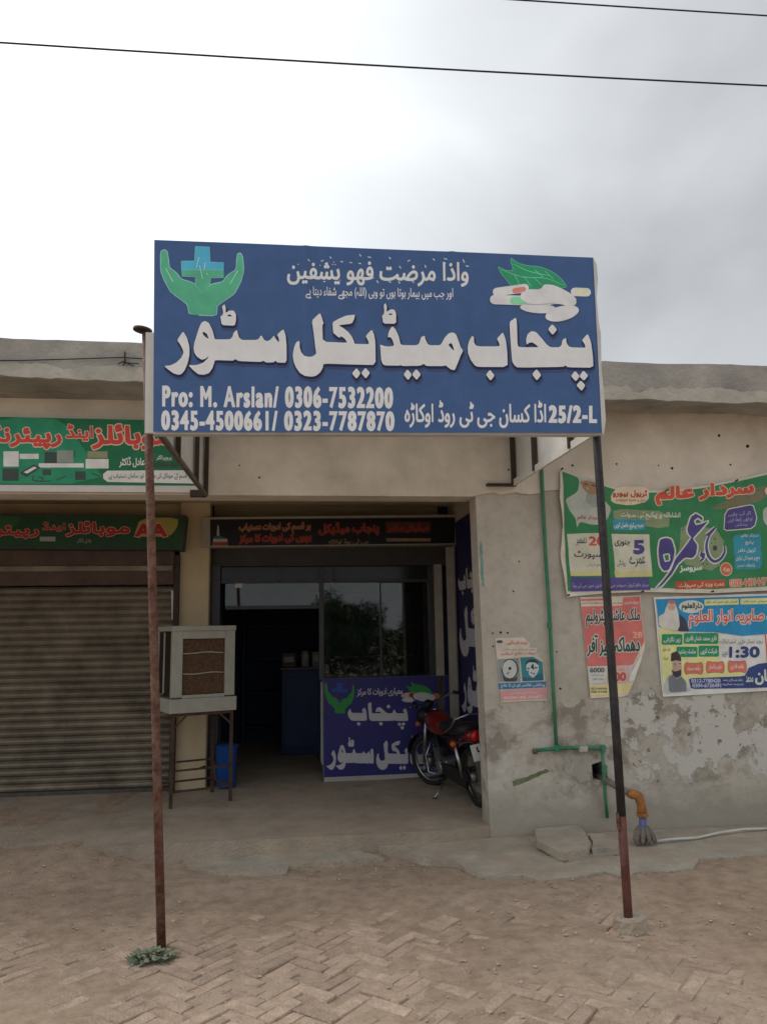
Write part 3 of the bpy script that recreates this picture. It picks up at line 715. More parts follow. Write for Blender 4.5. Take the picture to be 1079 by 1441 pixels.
# ============================================================ the mobile repair shop's boards and shutter
def board(name, label, px, Y, depth, backmat, cat='sign'):
    P = [onY(x, y, Y) for x, y in px]
    mb = MB().hexa([P[3], P[2], P[3]+Vector((0, depth, 0)), P[2]+Vector((0, depth, 0)), P[0], P[1], P[0]+Vector((0, depth, 0)), P[1]+Vector((0, depth, 0))])
    for v in mb.v:
        if v.y < Y+depth*.5: v.y += .002
    o = mb.build(name, backmat); tag(o, label, cat)
    return o
G1 = Zm(0, 580, .26877)
gs = board('shop_fascia_sign', 'long green mobile repair sign with red lettering on the front beam', [(-260, 580), (282, 592), (287, 693), (-260, 690)], YF-.06, .05, M_FLEX)
GP = Print(gs, lambda x, y, l: onY(x, y, YF-.06)+Vector((0, -l, 0)))
GR, GRL, GRP = ink(28, 92, 62, .54), ink(38, 118, 88, .54), ink(176, 62, 52, .54)
PK, GW = ink(205, 165, 150, .54), ink(186, 190, 178, .54)
GP.poly([(-260, 581), (281, 592.5), (285.5, 683.5), (-260, 681)], GR, 0, name='sign_face')
GP.poly(G1([(-400, 60), (-100, 55), (130, 25), (330, 40), (440, 190), (560, 375), (-400, 372)]), GRL, .5, 0, 'printed_shape', .2)
def urtext(PR, t, box, m, ol, layer, bold, ow, slope=0): PR.text(ur(t), box, m, layer, bold, slope, outline=ol, ow=ow)
bx = lambda Z_, b: (*Z_([(b[0], b[1])])[0], *Z_([(b[2], b[3])])[0])
urtext(GP, 'رپیئرنگ', bx(G1, (-130, 58, 325, 190)), GRP, PK, 2, .05, .05, .01)
urtext(GP, 'اینڈ', bx(G1, (345, 62, 490, 152)), GRP, PK, 2, .045, .05)
urtext(GP, 'موبائلز', bx(G1, (480, 62, 900, 196)), GRP, PK, 2, .05, .05, .01)
DG, MG = ink(52, 62, 58, .54), ink(118, 124, 116, .54)
for b, m in (((20,205,100,285), GW), ((28,215,92,275), DG), ((105,218,205,245), GW), ((235,210,300,268), DG), ((300,200,385,265), MG), ((205,268,440,290), GW), ((450,245,570,295), GW), ((460,205,565,240), ink(120, 122, 92, .54)), ((15,295,100,360), DG), ((395,310,450,355), DG), ((225,300,270,330), DG)):
    GP.poly(G1(rect(*b)), m, 1.5+random.random()*.8, 0, 'printed_picture')
GP.poly(G1([(108,318),(180,275),(212,290),(140,338)]), DG, 3, .5, 'printed_picture'); GP.poly(G1([(125,315),(180,285),(196,292),(145,322)]), GW, 3.4, 0, 'printed_picture')
GP.stroke([G1([(180,330),(175,355),(220,362),(270,358)]), G1([(200,340),(230,345),(215,362)]), G1([(300,355),(345,335)]), G1([(480,320),(520,335)]), G1([(390,205),(395,235)])], 1.4, DG, 3, 'printed_picture')
GP.poly(G1([(565,310),(545,325),(545,345),(565,362),(1060,372),(1060,306)]), GW, 1.5, 1, 'printed_shape')
GP.text(ur('ہر قسم کے موبائل کی مرمت اور سامان دستیاب ہے'), bx(G1, (570, 318, 1000, 356)), DG, 2.5, .01)
GP.text(ur('عادل ڈاکٹر'), bx(G1, (625, 232, 760, 290)), GW, 2, .03); GP.text(ur('پروپرائٹر'), bx(G1, (820, 225, 900, 255)), GW, 2, .02); GP.text('0306-56', bx(G1, (800, 262, 935, 290)), DG, 2, .05)
G2 = Zm(0, 715, .26877)
YG = YS-.2
gb = board('shutter_head_sign', 'dark green box sign with AA lettering above the roller shutter', [(-330, 718), (262, 725), (257, 774), (-330, 770)], YG, .2, mat('sign_box_metal', (.05, .055, .05), .5, .2, 8))
KR = .20
BP = Print(gb, lambda x, y, l: onY(x, y, YG)+Vector((0, -l, 0)))
BP.poly([(-330, 722), (260, 729), (255.5, 772), (-330, 768)], mat('board_deep_green', (.02, .075, .035), .5, .15, 8), 0, name='sign_face')
YL = mat('board_yellow', (.36, .33, .08), .5, .1); RD2, PK2, WH2 = mat('board_red', (.42, .035, .03), .5, .1), mat('board_pink', (.62, .34, .28), .5, .1), mat('board_grey_white', (.38, .40, .36), .5, .1)
BP.poly(G2([(735,50),(935,50),(930,100),(890,150),(700,150)]), YL, .6, 0, 'printed_shape', .2)
BP.poly(G2([(-100,40),(130,45),(60,110),(-100,130)]), mat('board_mid_green', (.03, .13, .05), .5, .1), .6, 0, 'printed_shape', .2)
BP.text('AA', bx(G2, (705, 80, 880, 152)), RD2, 2, .09, outline=PK2, ow=.07)
urtext(BP, 'موبائلز', bx(G2, (345, 70, 680, 150)), RD2, PK2, 2, .05, .05); urtext(BP, 'اینڈ', bx(G2, (222, 72, 345, 122)), RD2, PK2, 2, .045, .05); urtext(BP, 'رپیئرنگ', bx(G2, (-190, 78, 205, 160)), RD2, PK2, 2, .05, .05)
BP.poly(G2(rect(210, 150, 292, 174)), WH2, 1, 0, 'printed_shape'); BP.text(ur('عادل ڈاکٹر'), bx(G2, (405, 155, 480, 185)), WH2, 1, .01)
# roller shutter
M_SLAT = mat('shutter_galvanised', (.205, .175, .13), .55, .42, 3.2, .1, 30, metal=.35, objrand=.10)
M_HOOD = mat('shutter_hood_red_brown', (.10, .062, .048), .6, .3, 6)
xs1 = onY(243, 950, YS).x; xs0 = -4.6
sh = empty('roller_shutter', ((xs0+xs1)/2, YS, ZF)); tag(sh, 'closed ribbed metal roller shutter, grey brown and dusty', 'shutter')
z0 = onY(120, 1112, YS).z; z1 = onY(120, 826, YS).z; NS = 27; ph = (z1-z0)/NS
prof = [(0, 0), (-.006, .08), (-.022, .25), (-.028, .5), (-.022, .75), (-.008, .9), (-.002, 1.0)]
sm_ = MB(); sm_.add([(x, YS+a, b*ph) for x in (xs0, xs1) for a, b in prof], [(i, i+1, i+1+len(prof), i+len(prof)) for i in range(len(prof)-1)])
s0 = None
for i in range(NS):
    if s0 is None:
        s0 = sm_.build('slat', M_SLAT, sh, fixn=False); s0.matrix_basis = Matrix.Translation((0, 0, z0)); o = s0
    else:
        o = s0.copy(); COL.objects.link(o); o.matrix_basis = Matrix.Translation((0, random.uniform(-.002, .002), z0+i*ph))
MB().box(((xs0+xs1)/2, YS-.012, z0-.03), (xs1-xs0, .05, .07)).build('bottom_bar', mat('shutter_bottom_dark', (.085, .08, .072), .5, .4, 12), sh, bevel=.006)
MB().box((xs1+.022, YS-.02, (ZF+z1)/2+.15), (.05, .09, z1-ZF+.3)).build('guide_rail', M_FRAME, sh, bevel=.004)
MB().box(((xs0+xs1)/2, YS-.03, (z1+onY(120, 770, YS).z)/2+.012), (xs1-xs0, .10, onY(120, 770, YS).z-z1)).build('hood', M_HOOD, sh, bevel=.01)
MB().box(((xs0+xs1)/2, YS-.09, z1+.17), (xs1-xs0-.02, .02, .05)).build('hood_lip', M_SLAT, sh, bevel=.004)
MB().hexa([onY(x, y, Y) for Y in (YS-.05, YS-.035) for x, y in ((242, 872), (249, 872), (241, 830), (250, 834))]).build('loose_paper', M_FLEX, sh)

# ============================================================ medical store front
M_ALU = mat('dark_aluminium', (.055, .055, .06), .4, .15, 9, metal=.4)
M_ALUL = mat('pale_aluminium', (.34, .32, .27), .45, .15, 9)
def glass_material():
    m = bpy.data.materials.new('shop_glass'); m.use_nodes = True; t = m.node_tree; p = t.nodes['Principled BSDF']
    p.inputs['Base Color'].default_value = (.82, .88, .87, 1); p.inputs['Roughness'].default_value = .02; p.inputs['Transmission Weight'].default_value = 1; p.inputs['IOR'].default_value = 1.5
    return m
M_GLASS = glass_material()
def ybox(name, px, Y, depth, m, parent, bevel=0):
    """upright box whose front is the photo rectangle px on the plane Y"""
    a, b = onY(px[0], px[1], Y), onY(px[2], px[3], Y); mx_ = (px[0]+px[2])/2; my = (px[1]+px[3])/2
    x0, x1 = onY(px[0], my, Y).x, onY(px[2], my, Y).x; zz1, zz0 = onY(mx_, px[1], Y).z, onY(mx_, px[3], Y).z
    return MB().box(((x0+x1)/2, Y+depth/2, (zz0+zz1)/2), (x1-x0, depth, zz1-zz0)).build(name, m, parent, bevel)
xj0, xj1 = onY(296, 900, YC).x, onY(617, 900, YC).x
ztop = onY(450, 776, YC).z
sf = empty('glazed_entrance', ((xj0+xj1)/2, YC, ZF)); tag(sf, 'dark aluminium and glass front of the medical store with open doorway', 'entrance')
MB().box((xj0+.045, YC+.04, (ZF+ztop)/2), (.09, .1, ztop-ZF)).build('jamb', M_ALU, sf, .004)
ybox('jamb', (449, 800, 456, 957), YC+.02, .07, M_ALU, sf, .003)
ybox('jamb', (604, 790, 612, 953), YC+.02, .07, M_ALU, sf, .003)
ybox('white_trim', (613, 794, 624, 1000), YC-.03, .04, M_ALUL, sf, .003)
ybox('head_rail', (300, 768, 640, 796), YC-.02, .12, mat('shop_shutter_hood', (.05, .045, .04), .6, .2), sf, .006)
ybox('transom', (310, 816, 612, 820), YC+.03, .05, M_ALU, sf)
ybox('mullion', (392, 796, 396, 818), YC+.03, .05, M_ALU, sf); ybox('mullion', (468, 796, 472, 818), YC+.03, .05, M_ALU, sf)
ybox('transom_panel', (312, 797, 610, 817), YC+.06, .006, mat('dark_gloss_panel', (.02, .022, .022), .15, .1), sf)  # opaque dark board set in place of the transom panes
ybox('glass_pane', (317, 820, 452, 852), YC+.05, .006, M_GLASS, sf)
ybox('door_rail', (317, 852, 452, 857), YC+.045, .03, M_ALU, sf)
ybox('glass_pane', (456, 820, 535, 956), YC+.05, .006, M_GLASS, sf)
ybox('glass_pane', (533, 820, 606, 956), YC+.075, .006, M_GLASS, sf)
ybox('mullion', (534, 820, 537, 956), YC+.055, .03, M_ALU, sf)
ybox('hinge', (331, 818, 341, 827), YC+.035, .03, mat('pale_bolt', (.5, .5, .48), .4), sf); ybox('hinge', (448, 833, 455, 842), YC+.03, .03, mat('pale_bolt', (.5, .5, .48), .4), sf)
# printed counter front
cn = board('counter_front', 'navy blue counter front with white store lettering beside the motorcycle', [(456, 955), (645, 950), (645, 1090), (456, 1103)], YC-.03, .06, mat('counter_base_white', (.42, .41, .38), .7, .15), 'counter')
CP = Print(cn, lambda x, y, l: onY(x, y, YC-.03)+Vector((0, -l, 0)))
NV = mat('counter_navy', (.03, .028, .16), .45, .1); CW = mat('counter_white', (.52, .52, .55), .5, .06); CG = mat('counter_green', (.03, .26, .06), .5, .08)
CP.poly([(456, 955), (645, 950), (645, 1085), (560, 1089.5), (456, 1094)], NV, 0, name='sign_face')
def fit(words, box, slope=0):
    xs = [x for w in words for l in w for x, y in l]; ys = [y for w in words for l in w for x, y in l]
    a, b, c, d = min(xs), max(xs), min(ys), max(ys)
    return [[[(box[0]+(x-a)/(b-a)*(box[2]-box[0]), box[1]+(y-c)/(d-c)*(box[3]-box[1])+slope*(x-a)/(b-a)*(box[2]-box[0])) for x, y in l] for l in w] for w in words]
for w in fit([pnj], (489.5, 988, 574, 1027)): CP.poly(w, CW, 1, .1, 'lettering', .14)
for w in fit([stor, ykl, med], (459, 1037, 622, 1087), -.02): CP.poly(w, CW, 1, .1, 'lettering', .14)
k6 = Zm(440, 900, .24097)
for w in fit([[hands]], (457, 961, 499, 1004)): CP.poly(w, CG, 1, 0, 'emblem', .1)
for w in fit([[cb]], (467, 961, 489, 974)): CP.poly(w, mat('counter_blue', (.03, .07, .35), .5), 1.6, 0, 'emblem')
for w in fit([[leaf]], (571, 959, 608, 977)): CP.poly(w, CG, 1, 0, 'leaf_print', .1)
CP.poly(cap((0, 0), (1, 0), 1) and k6(ell(560, 325, 45, 16, -.1)), mat('counter_cream', (.5, .42, .3), .5), 1.6, 0, 'pill_print'); CP.poly(k6(ell(580, 325, 20, 14)), RD2, 2, 0, 'pill_print')
CP.poly(k6(ell(650, 335, 65, 26, .1)), CW, 2.2, 0, 'pill_print'); CP.poly(k6(ell(560, 352, 40, 14)), CW, 2.4, 0, 'pill_print'); CP.poly(k6(ell(715, 330, 28, 16)), mat('counter_orange', (.5, .16, .05), .5), 2, 0, 'pill_print')
CP.text(ur('معیاری ادویات کا مرکز'), bx(k6, (258, 285, 525, 335)), CW, 1, .02, -.02)
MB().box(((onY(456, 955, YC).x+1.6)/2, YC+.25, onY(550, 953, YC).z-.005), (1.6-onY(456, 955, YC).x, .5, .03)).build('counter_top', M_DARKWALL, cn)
MB().box((onY(457, 1020, YC).x-.0, YC+.32, .62), (.03, .5, .95)).build('counter_end', mat('counter_end_laminate', (.16, .19, .28), .5), cn)
for i in range(3): MB().box((onY(457, 1020, YC).x-.021, YC+.14+i*.12, .66), (.012, .03, .8)).build('end_batten', mat('pale_batten', (.5, .5, .5), .5), cn)
# sign over the door
ds = board('door_head_sign', 'unlit black box sign with faded orange lettering over the store door', [(285, 728), (643, 724), (643, 766), (285, 770)], YC-.2, .2, M_ALUL)
DP = Print(ds, lambda x, y, l: onY(x, y, YC-.2)+Vector((0, -l, 0)))
DP.poly([(296, 731), (640, 728), (640, 764.5), (296, 768.5)], mat('sign_black', (.010, .011, .014), .4, .1), 0, name='sign_face')
OR, ORR, TN = mat('faded_orange', (.34, .15, .085), .6, .2, 20), mat('faded_red', (.30, .05, .035), .6, .2, 20), mat('faded_tan', (.30, .21, .13), .6, .2, 20)
k2 = Zm(270, 710, .3707)
DP.text(ur('ہر قسم کی ادویات دستیاب'), bx(k2, (178, 70, 452, 112)), OR, 1, .075, -.02); DP.text(ur('بچوں کی ادویات کا مرکز'), bx(k2, (178, 112, 456, 156)), ORR, 1, .08, -.03)
DP.text(ur('پنجاب میڈیکل'), bx(k2, (480, 66, 712, 122)), ORR, 1, .08, -.02); DP.text(ur('جی ٹی روڈ اوکاڑہ'), bx(k2, (520, 130, 672, 152)), TN, 1, .03)
DP.poly(k2(rect(735, 66, 905, 108)), mat('faded_dark_red', (.11, .03, .025), .6), .6, 0, 'printed_shape'); DP.text(ur('میڈیکل سٹور'), bx(k2, (742, 70, 898, 106)), ORR, 1.2, .06)
DP.poly(k2(rect(738, 128, 906, 140)), TN, 1, 0, 'printed_shape')
DP.poly(k2([(95,118),(97,85),(100,76),(103,85),(105,118),(135,130),(137,158),(80,158),(82,130)]), mat('faded_white', (.4, .4, .38), .6), 1, 0, 'printed_picture'); DP.poly(k2(rect(82, 142, 136, 156)), ORR, 1.5, 0, 'printed_picture'); DP.poly(k2([(95,118),(106,118),(134,130),(84,130)]), mat('faded_teal', (.04, .12, .11), .6), 1.5, 0, 'printed_picture')
ybox('side_post', (631, 770, 641, 1018), YC-.24, .04, M_ALUL, ds)
# vertical banner on the side wall of the recess
xsd = lambda z: XSIDE
bn = empty('vertical_banner', (XSIDE, 7.0, .9)); tag(bn, 'tall navy banner with white letters on the side wall behind the motorcycle', 'banner')
YB0, YB1, ZB0, ZB1 = 6.5, 7.86, .62, 2.66
def onside(y, z, l): return Vector((xsd(z)-.006-l, y, z))
mb = MB().hexa([onside(YB1, ZB0, 0), onside(YB0, ZB0, 0), onside(YB1, ZB0, -.004), onside(YB0, ZB0, -.004), onside(YB1, ZB1, 0), onside(YB0, ZB1, 0), onside(YB1, ZB1, -.004), onside(YB0, ZB1, -.004)])
bnp = mb.build('banner_cloth', mat('banner_dark_navy', (.016, .016, .075), .5, .1), bn)
NPt = Print(bnp, lambda x, y, l: onside(YB1-x, ZB1-y, l))
for w, b in ((pnj, (.12, .50, 1.2, .80)), (ykl, (.10, .86, 1.2, 1.36)), (stor, (.10, 1.42, 1.25, 1.88))):
    for g in fit([w], b): NPt.poly(g, CW, 1.5, .002, 'lettering', .14)
# things inside
ic = empty('display_counter', (onY(425, 1000, 9.9).x, 9.9, ZF)); tag(ic, 'dark blue counter inside the unlit store, seen through the doorway', 'counter')
xi = ic.location.x; M_ICB = mat('dark_blue_laminate', (.03, .05, .14), .5, .1)
MB().box((xi, 10.0, ZF+.5), (.5, .4, 1.0)).build('body', M_ICB, ic, .01); MB().box((xi, 9.99, ZF+1.015), (.54, .44, .03)).build('top', M_ALU, ic, .004)
MB().box((xi, 9.795, ZF+.5), (.4, .02, .8)).build('front_panel', mat('counter_panel_blue', (.04, .065, .17), .5), ic, .004)
lab = ['brown medicine carton at the left end of the inside counter', 'pale medicine jar in the middle of the inside counter', 'grey medicine carton at the right end of the inside counter']
for i, (dx, w, h, c) in enumerate(((-.16, .17, .17, (.12, .08, .06)), (.04, .10, .2, (.45, .42, .42)), (.17, .09, .18, (.22, .2, .19)))):
    m_ = mat('carton_%d' % i, c, .6)
    if i == 1:
        o = MB().lathe([(0, .048), (.14, .05), (.16, .04)], (xi+dx, 9.95, ZF+1.031), (0, 0, 1), 16).build('medicine_jar', m_, smooth=True); MB().lathe([(0, .044), (.03, .044), (.034, .038)], (xi+dx, 9.95, ZF+1.031+.161), (0, 0, 1), 16).build('lid', M_ALUL, o)
        tag(o, lab[i], 'jar')
    else:
        o = MB().box((xi+dx, 9.95, ZF+1.031+h/2), (w, .1, h)).build('medicine_carton', m_, None, .003); tag(o, lab[i], 'box')
        MB().box((xi+dx, 9.897, ZF+1.031+h*.55), (w*.7, .004, h*.4)).build('printed_label', M_ALUL, o)
shf = empty('wall_shelf', (.5, 11.2, ZF)); tag(shf, 'dim shelf unit on the back wall inside the store', 'shelf')
for x in (-.6, .6, 1.8): MB().box((x, 11.15, ZF+1.1), (.03, .3, 2.2)).build('side_board', M_ICB, shf)
for k in range(5): MB().box((.6, 11.15, ZF+.2+k*.45), (2.4, .3, .025)).build('shelf_board', M_ICB, shf)
# blue bin behind the cooler stand
pb = onZ(318, 1108, ZF)
o = MB().lathe([(0, .085), (.02, .092), (.36, .105), (.375, .112), (.39, .112), (.391, .1), (.05, .085)], pb, (0, 0, 1), 22).build('plastic_bin', mat('blue_plastic', (.015, .075, .30), .4, .08), smooth=True)
tag(o, 'blue plastic bin standing behind the cooler stand', 'bin')
MB().tube([pb+Vector((.11*math.cos(t), .11*math.sin(t), .385)) for t in (2*math.pi*k/24 for k in range(24))], .007, 8, True).build('rim', mat('blue_plastic', (0, 0, 0)), o, smooth=True)

# ============================================================ desert cooler on its stand
p1, p2 = onZ(245, 1136, ZF), onZ(334, 1128, ZF)
ca = math.atan2(p2.y-p1.y, p2.x-p1.x); cw = (p2-p1).length
zc0 = onY(290, 1000, p1.y+.1).z; zc1 = onY(290, 881, p1.y+.1).z
cm = (p1+p2)/2
M_CAB = mat('cooler_pale_grey_paint', (.36, .365, .31), .5, .12, 9, .1, 30, dust=.25)
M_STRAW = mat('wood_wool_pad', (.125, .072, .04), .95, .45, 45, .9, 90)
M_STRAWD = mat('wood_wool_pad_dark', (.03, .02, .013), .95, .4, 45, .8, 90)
ca += R(11); cm = cm+Vector((-.035, -.02, 0)); cw *= 1.02
ck = empty('desert_cooler', (cm.x, cm.y, zc0), ca); tag(ck, 'pale grey box room cooler with brown straw pad on a metal stand', 'cooler')
dp = .50; hh = zc1-zc0; hw = cw/2+.01
def cb_(name, c, d, m=M_CAB, parent=ck, bev=.006): return MB().box(c, d).build(name, m, parent, bev, local=True)
cb_('water_tray', (0, dp/2, .055), (cw+.05, dp+.03, .12)); cb_('top_cover', (0, dp/2, hh-.02), (cw+.03, dp+.02, .045))
cb_('corner_post', (-hw+.045, .03, hh/2+.05), (.09, .06, hh-.15)); cb_('corner_post', (hw-.045, .03, hh/2+.05), (.09, .06, hh-.15)); cb_('corner_post', (-hw+.03, dp-.03, hh/2+.05), (.06, .06, hh-.15)); cb_('corner_post', (hw-.03, dp-.03, hh/2+.05), (.06, .06, hh-.15))
cb_('frame_rail', (0, .03, hh-.075), (cw-.16, .055, .07)); cb_('frame_rail', (0, .03, .13), (cw-.16, .055, .03))
pad = cb_('straw_pad', (0, .045, hh/2+.05), (cw-.17, .04, hh-.2), M_STRAW)
for i, zz in enumerate((.28, .52)): MB().tube([(x, .018+.004*math.sin(x*30), .12+hh*zz+.006*math.sin(x*17+i)) for x in [(-.5+k/10)*(cw-.18) for k in range(11)]], .006, 6).build('pad_wire', M_CAB, pad, local=True, smooth=True)
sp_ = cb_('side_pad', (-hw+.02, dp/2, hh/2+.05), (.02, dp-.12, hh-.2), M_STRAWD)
cb_('side_rail', (-hw+.008, dp*.55, hh/2+.05), (.012, .03, hh-.2)); cb_('rear_panel', (0, dp-.01, hh/2+.05), (cw-.1, .015, hh-.15)); cb_('side_panel', (hw-.01, dp/2, hh/2+.05), (.015, dp-.1, hh-.15))
kst = empty('cooler_stand', (cm.x, cm.y, ZF), ca); tag(kst, 'rusty welded angle iron stand under the room cooler', 'stand')
hs = zc0-ZF; M_STD = mat('rusty_angle_iron', (.075, .042, .03), .8, .4, 20, .3, 60)
def sb_(name, p, q_, w=.03): return MB().beam(p, q_, w, w).build(name, M_STD, kst, local=True)
for x in (-hw+.02, hw-.02):
    for y in (.015, dp-.015): sb_('leg', (x, y, 0), (x, y, hs-.001), .025)
for y in (.015, dp-.015):
    for zz in (.13, .30): sb_('cross_bar', (-hw+.03, y, zz*1.0), (hw-.03, y, zz), .016)
    sb_('top_bar', (-hw+.03, y, hs-.016), (hw-.03, y, hs-.016), .028)
for x in (-hw+.02, hw-.02): sb_('cross_bar', (x, .03, .13), (x, dp-.03, .13), .016)
sb_('brace', (-hw+.03, .0, hs-.12), (-hw+.13, .0, hs-.03), .014); sb_('brace', (hw-.03, .0, hs-.12), (hw-.13, .0, hs-.03), .014)
sb_('cross_bar', (-.02, .02, .30), (-.1+hw, dp-.03, .24), .014)

# ============================================================ motorcycle leaning on its side stand
rc, fc = onZ(672, 1139, ZF), onZ(609, 1104, ZF)
hd = (fc-rc).normalized(); hang = math.atan2(hd.y, hd.x)
rc = fc - hd*1.04; fc = fc+Vector((.05, 0, 0)); rc = rc+Vector((.05, 0, 0))
MM = Matrix.Translation(Vector(((rc.x+fc.x)/2, (rc.y+fc.y)/2, ZF))) @ Matrix.Rotation(hang, 4, 'Z') @ Matrix.Rotation(R(-9), 4, 'X') @ Matrix.Scale(.87, 4)
bk = empty('motorcycle', (0, 0, 0), M=MM); tag(bk, 'small red and black motorcycle parked in the recess by the pillar', 'motorcycle')
M_TYRE = mat('tyre_rubber', (.02, .02, .021), .85, .2, 40); M_CHR = mat('dusty_chrome', (.36, .355, .345), .34, .2, 30, metal=1); M_RED = mat('red_tank_paint', (.13, .008, .009), .3, .1, spec=.5)
M_BLK = mat('black_plastic', (.012, .012, .013), .5, .15); M_SEATM = mat('seat_vinyl', (.014, .014, .015), .55, .15, 30); M_ENG = mat('engine_alloy', (.28, .28, .28), .45, .2, 20, metal=.8)
def mb_(name, mbx, m, parent=bk, smooth=True, bevel=0): return mbx.build(name, m, parent, bevel, smooth, True)
def wheel(parent, cx, R_=.275):
    circ = lambda r, n=40, y=0: [(cx+r*math.cos(t), y, R_+r*math.sin(t)) for t in (2*math.pi*k/n for k in range(n))]
    w = mb_('wheel', MB().lathe([(-.05, .02), (-.045, .05), (.045, .05), (.05, .02)], (cx, 0, R_), (0, 1, 0), 18), M_ENG, parent)
    mb_('tyre', MB().tube(circ(R_-.03), .031, 10, True), M_TYRE, w); mb_('rim', MB().tube(circ(R_-.058), .012, 8, True), M_CHR, w)
    sp = MB()
    for k in range(28):
        t = 2*math.pi*k/28; t2 = t+(.35 if k % 2 else -.35); y = .035 if (k//2) % 2 else -.035
        sp.tube([(cx+.048*math.cos(t2), y, R_+.048*math.sin(t2)), (cx+(R_-.06)*math.cos(t), 0, R_+(R_-.06)*math.sin(t))], .0018, 4)
    o = mb_('spokes', sp, M_CHR, w); o['kind'] = 'stuff'
    return w
def arc_strip(cx, cz, r, a0, a1, w, th=.006, n=16):
    vs = []; fs = []
    for k in range(n+1):
        t = R(a0+(a1-a0)*k/n)
        for (dr, y) in ((0, -w), (.012, -w*.6), (.016, 0), (.012, w*.6), (0, w)): vs.append((cx+(r+dr)*math.cos(t), y, cz+(r+dr)*math.sin(t)))
    for k in range(n):
        for j in range(4): fs.append((k*5+j, k*5+j+1, k*5+5+j+1, k*5+5+j))
    return MB().add(vs, fs)
wheel(bk, -.59)
mb_('rear_mudguard', arc_strip(-.59, .275, .305, 25, 178, .055), M_BLK)
# front end swings with the bars
FE = empty('steering_pivot', (0, 0, 0)); bpy.data.objects.remove(FE)
piv = Matrix.Translation((.47, 0, 0)) @ Matrix.Rotation(R(26), 4, 'Z') @ Matrix.Translation((-.47, 0, 0))
def fr_(name, mbx, m, parent=bk, smooth=True, bevel=0):
    mbx.v = [piv @ v for v in mbx.v]; return mbx.build(name, m, parent, bevel, smooth, True)
_old = mb_; mb_ = fr_
fw = wheel(bk, .59)
mb_('front_mudguard', arc_strip(.59, .275, .302, 15, 165, .05), M_BLK)
for s in (-1, 1): mb_('fork_leg', MB().tube([(.59, s*.075, .275), (.53, s*.075, .50), (.445, s*.075, .80)], .021, 10, radii=[.024, .024, .017]), M_CHR if s > 0 else M_BLK)
mb_('headlamp', MB().lathe([(-.07, .03), (-.06, .07), (0, .088), (.035, .09), (.045, .07), (.05, .02)], (.55, 0, .76), (1, 0, -.1), 20), M_BLK)
mb_('speedometer', MB().lathe([(0, .045), (.05, .05), (.06, .04)], (.47, 0, .86), (-.5, 0, 1), 16), M_BLK)
hb = mb_('handlebar', MB().tube([(.30, .34, .93), (.36, .30, .95), (.43, .14, .90), (.45, 0, .86), (.43, -.14, .90), (.36, -.30, .95), (.30, -.34, .93)], .011, 8), M_CHR)
for s in (-1, 1):
    mb_('grip', MB().tube([(.285, s*.35, .925), (.36, s*.30, .95)], .017, 10), M_BLK, hb); mb_('brake_lever', MB().tube([(.40, s*.26, .94), (.37, s*.36, .92)], .006, 6), M_CHR, hb)
    mb_('mirror_stem', MB().tube([(.40, s*.24, .94), (.41, s*.28, 1.06)], .005, 6), M_BLK, hb); mb_('indicator', MB().lathe([(-.03, .012), (-.02, .026), (.015, .026), (.03, .01)], (.52, s*.15, .70), (1, 0, 0), 12), mat('amber_lens', (.36, .085, .02), .3))
mb_ = _old
def sec(x, w, zb_, zt_, n=14): return [Vector((x, w*math.copysign(abs(math.cos(t))**.7, math.cos(t)), (zb_+zt_)/2+(zt_-zb_)/2*math.copysign(abs(math.sin(t))**.7, math.sin(t)))) for t in (2*math.pi*k/n for k in range(n))]
mb_('fuel_tank', MB().loft([sec(.42, .05, .66, .76), sec(.38, .10, .62, .81), sec(.25, .125, .60, .84), (sec(.08, .115, .60, .80)), sec(-.06, .075, .62, .74), sec(-.1, .04, .64, .70)]), M_RED)
mb_('tank_cap', MB().lathe([(0, .03), (.015, .03), (.02, .02)], (.25, 0, .84), (0, 0, 1), 14), M_CHR)
mb_('seat', MB().loft([sec(-.02, .07, .68, .74), sec(-.08, .10, .66, .77), sec(-.3, .115, .66, .765), sec(-.5, .12, .67, .79), sec(-.66, .12, .68, .80), sec(-.72, .09, .70, .78)]), M_SEATM)
for s in (-1, 1): mb_('side_cover', MB().loft([sec(.04, .004, .50, .62), sec(0, .012, .46, .64), sec(-.2, .014, .44, .64), sec(-.26, .004, .50, .62)]), M_RED).location.y = 0
gr = mb_('grab_rail', MB().tube([(-.35, .135, .70), (-.55, .145, .76), (-.70, .13, .86), (-.76, .0, .89), (-.70, -.13, .86), (-.55, -.145, .76), (-.35, -.135, .70)], .010, 8), M_CHR)
for n_, pth, r_ in (('frame_tube', [(.43, 0, .74), (.2, 0, .58), (-.1, 0, .60), (-.6, 0, .66)], .022), ('frame_tube', [(.44, 0, .68), (.33, 0, .42), (.28, 0, .25), (-.12, 0, .24), (-.2, 0, .5)], .018)): mb_(n_, MB().tube(pth, r_, 8), M_BLK)
for s in (-1, 1):
    mb_('rear_shock', MB().tube([(-.58, s*.105, .29), (-.50, s*.11, .62)], .02, 10, radii=[.02, .026]), M_CHR); mb_('swing_arm', MB().beam((-.12, s*.08, .28), (-.6, s*.085, .275), .02, .035), M_BLK, smooth=False)
    mb_('foot_peg', MB().tube([(0, s*.08, .22), (0, s*.24, .23)], .014, 8), M_BLK)
    mb_('rear_indicator', MB().lathe([(-.035, .012), (-.02, .03), (.015, .03), (.035, .012)], (-.70, s*.19, .64), (-1, s*.2, 0), 14), mat('amber_lens', (.36, .085, .02), .3)); mb_('indicator_stem', MB().tube([(-.68, s*.06, .65), (-.70, s*.18, .64)], .009, 6), M_RED)
eng = mb_('engine', MB().box((.10, 0, .29), (.26, .17, .15)), M_ENG, smooth=False, bevel=.025)
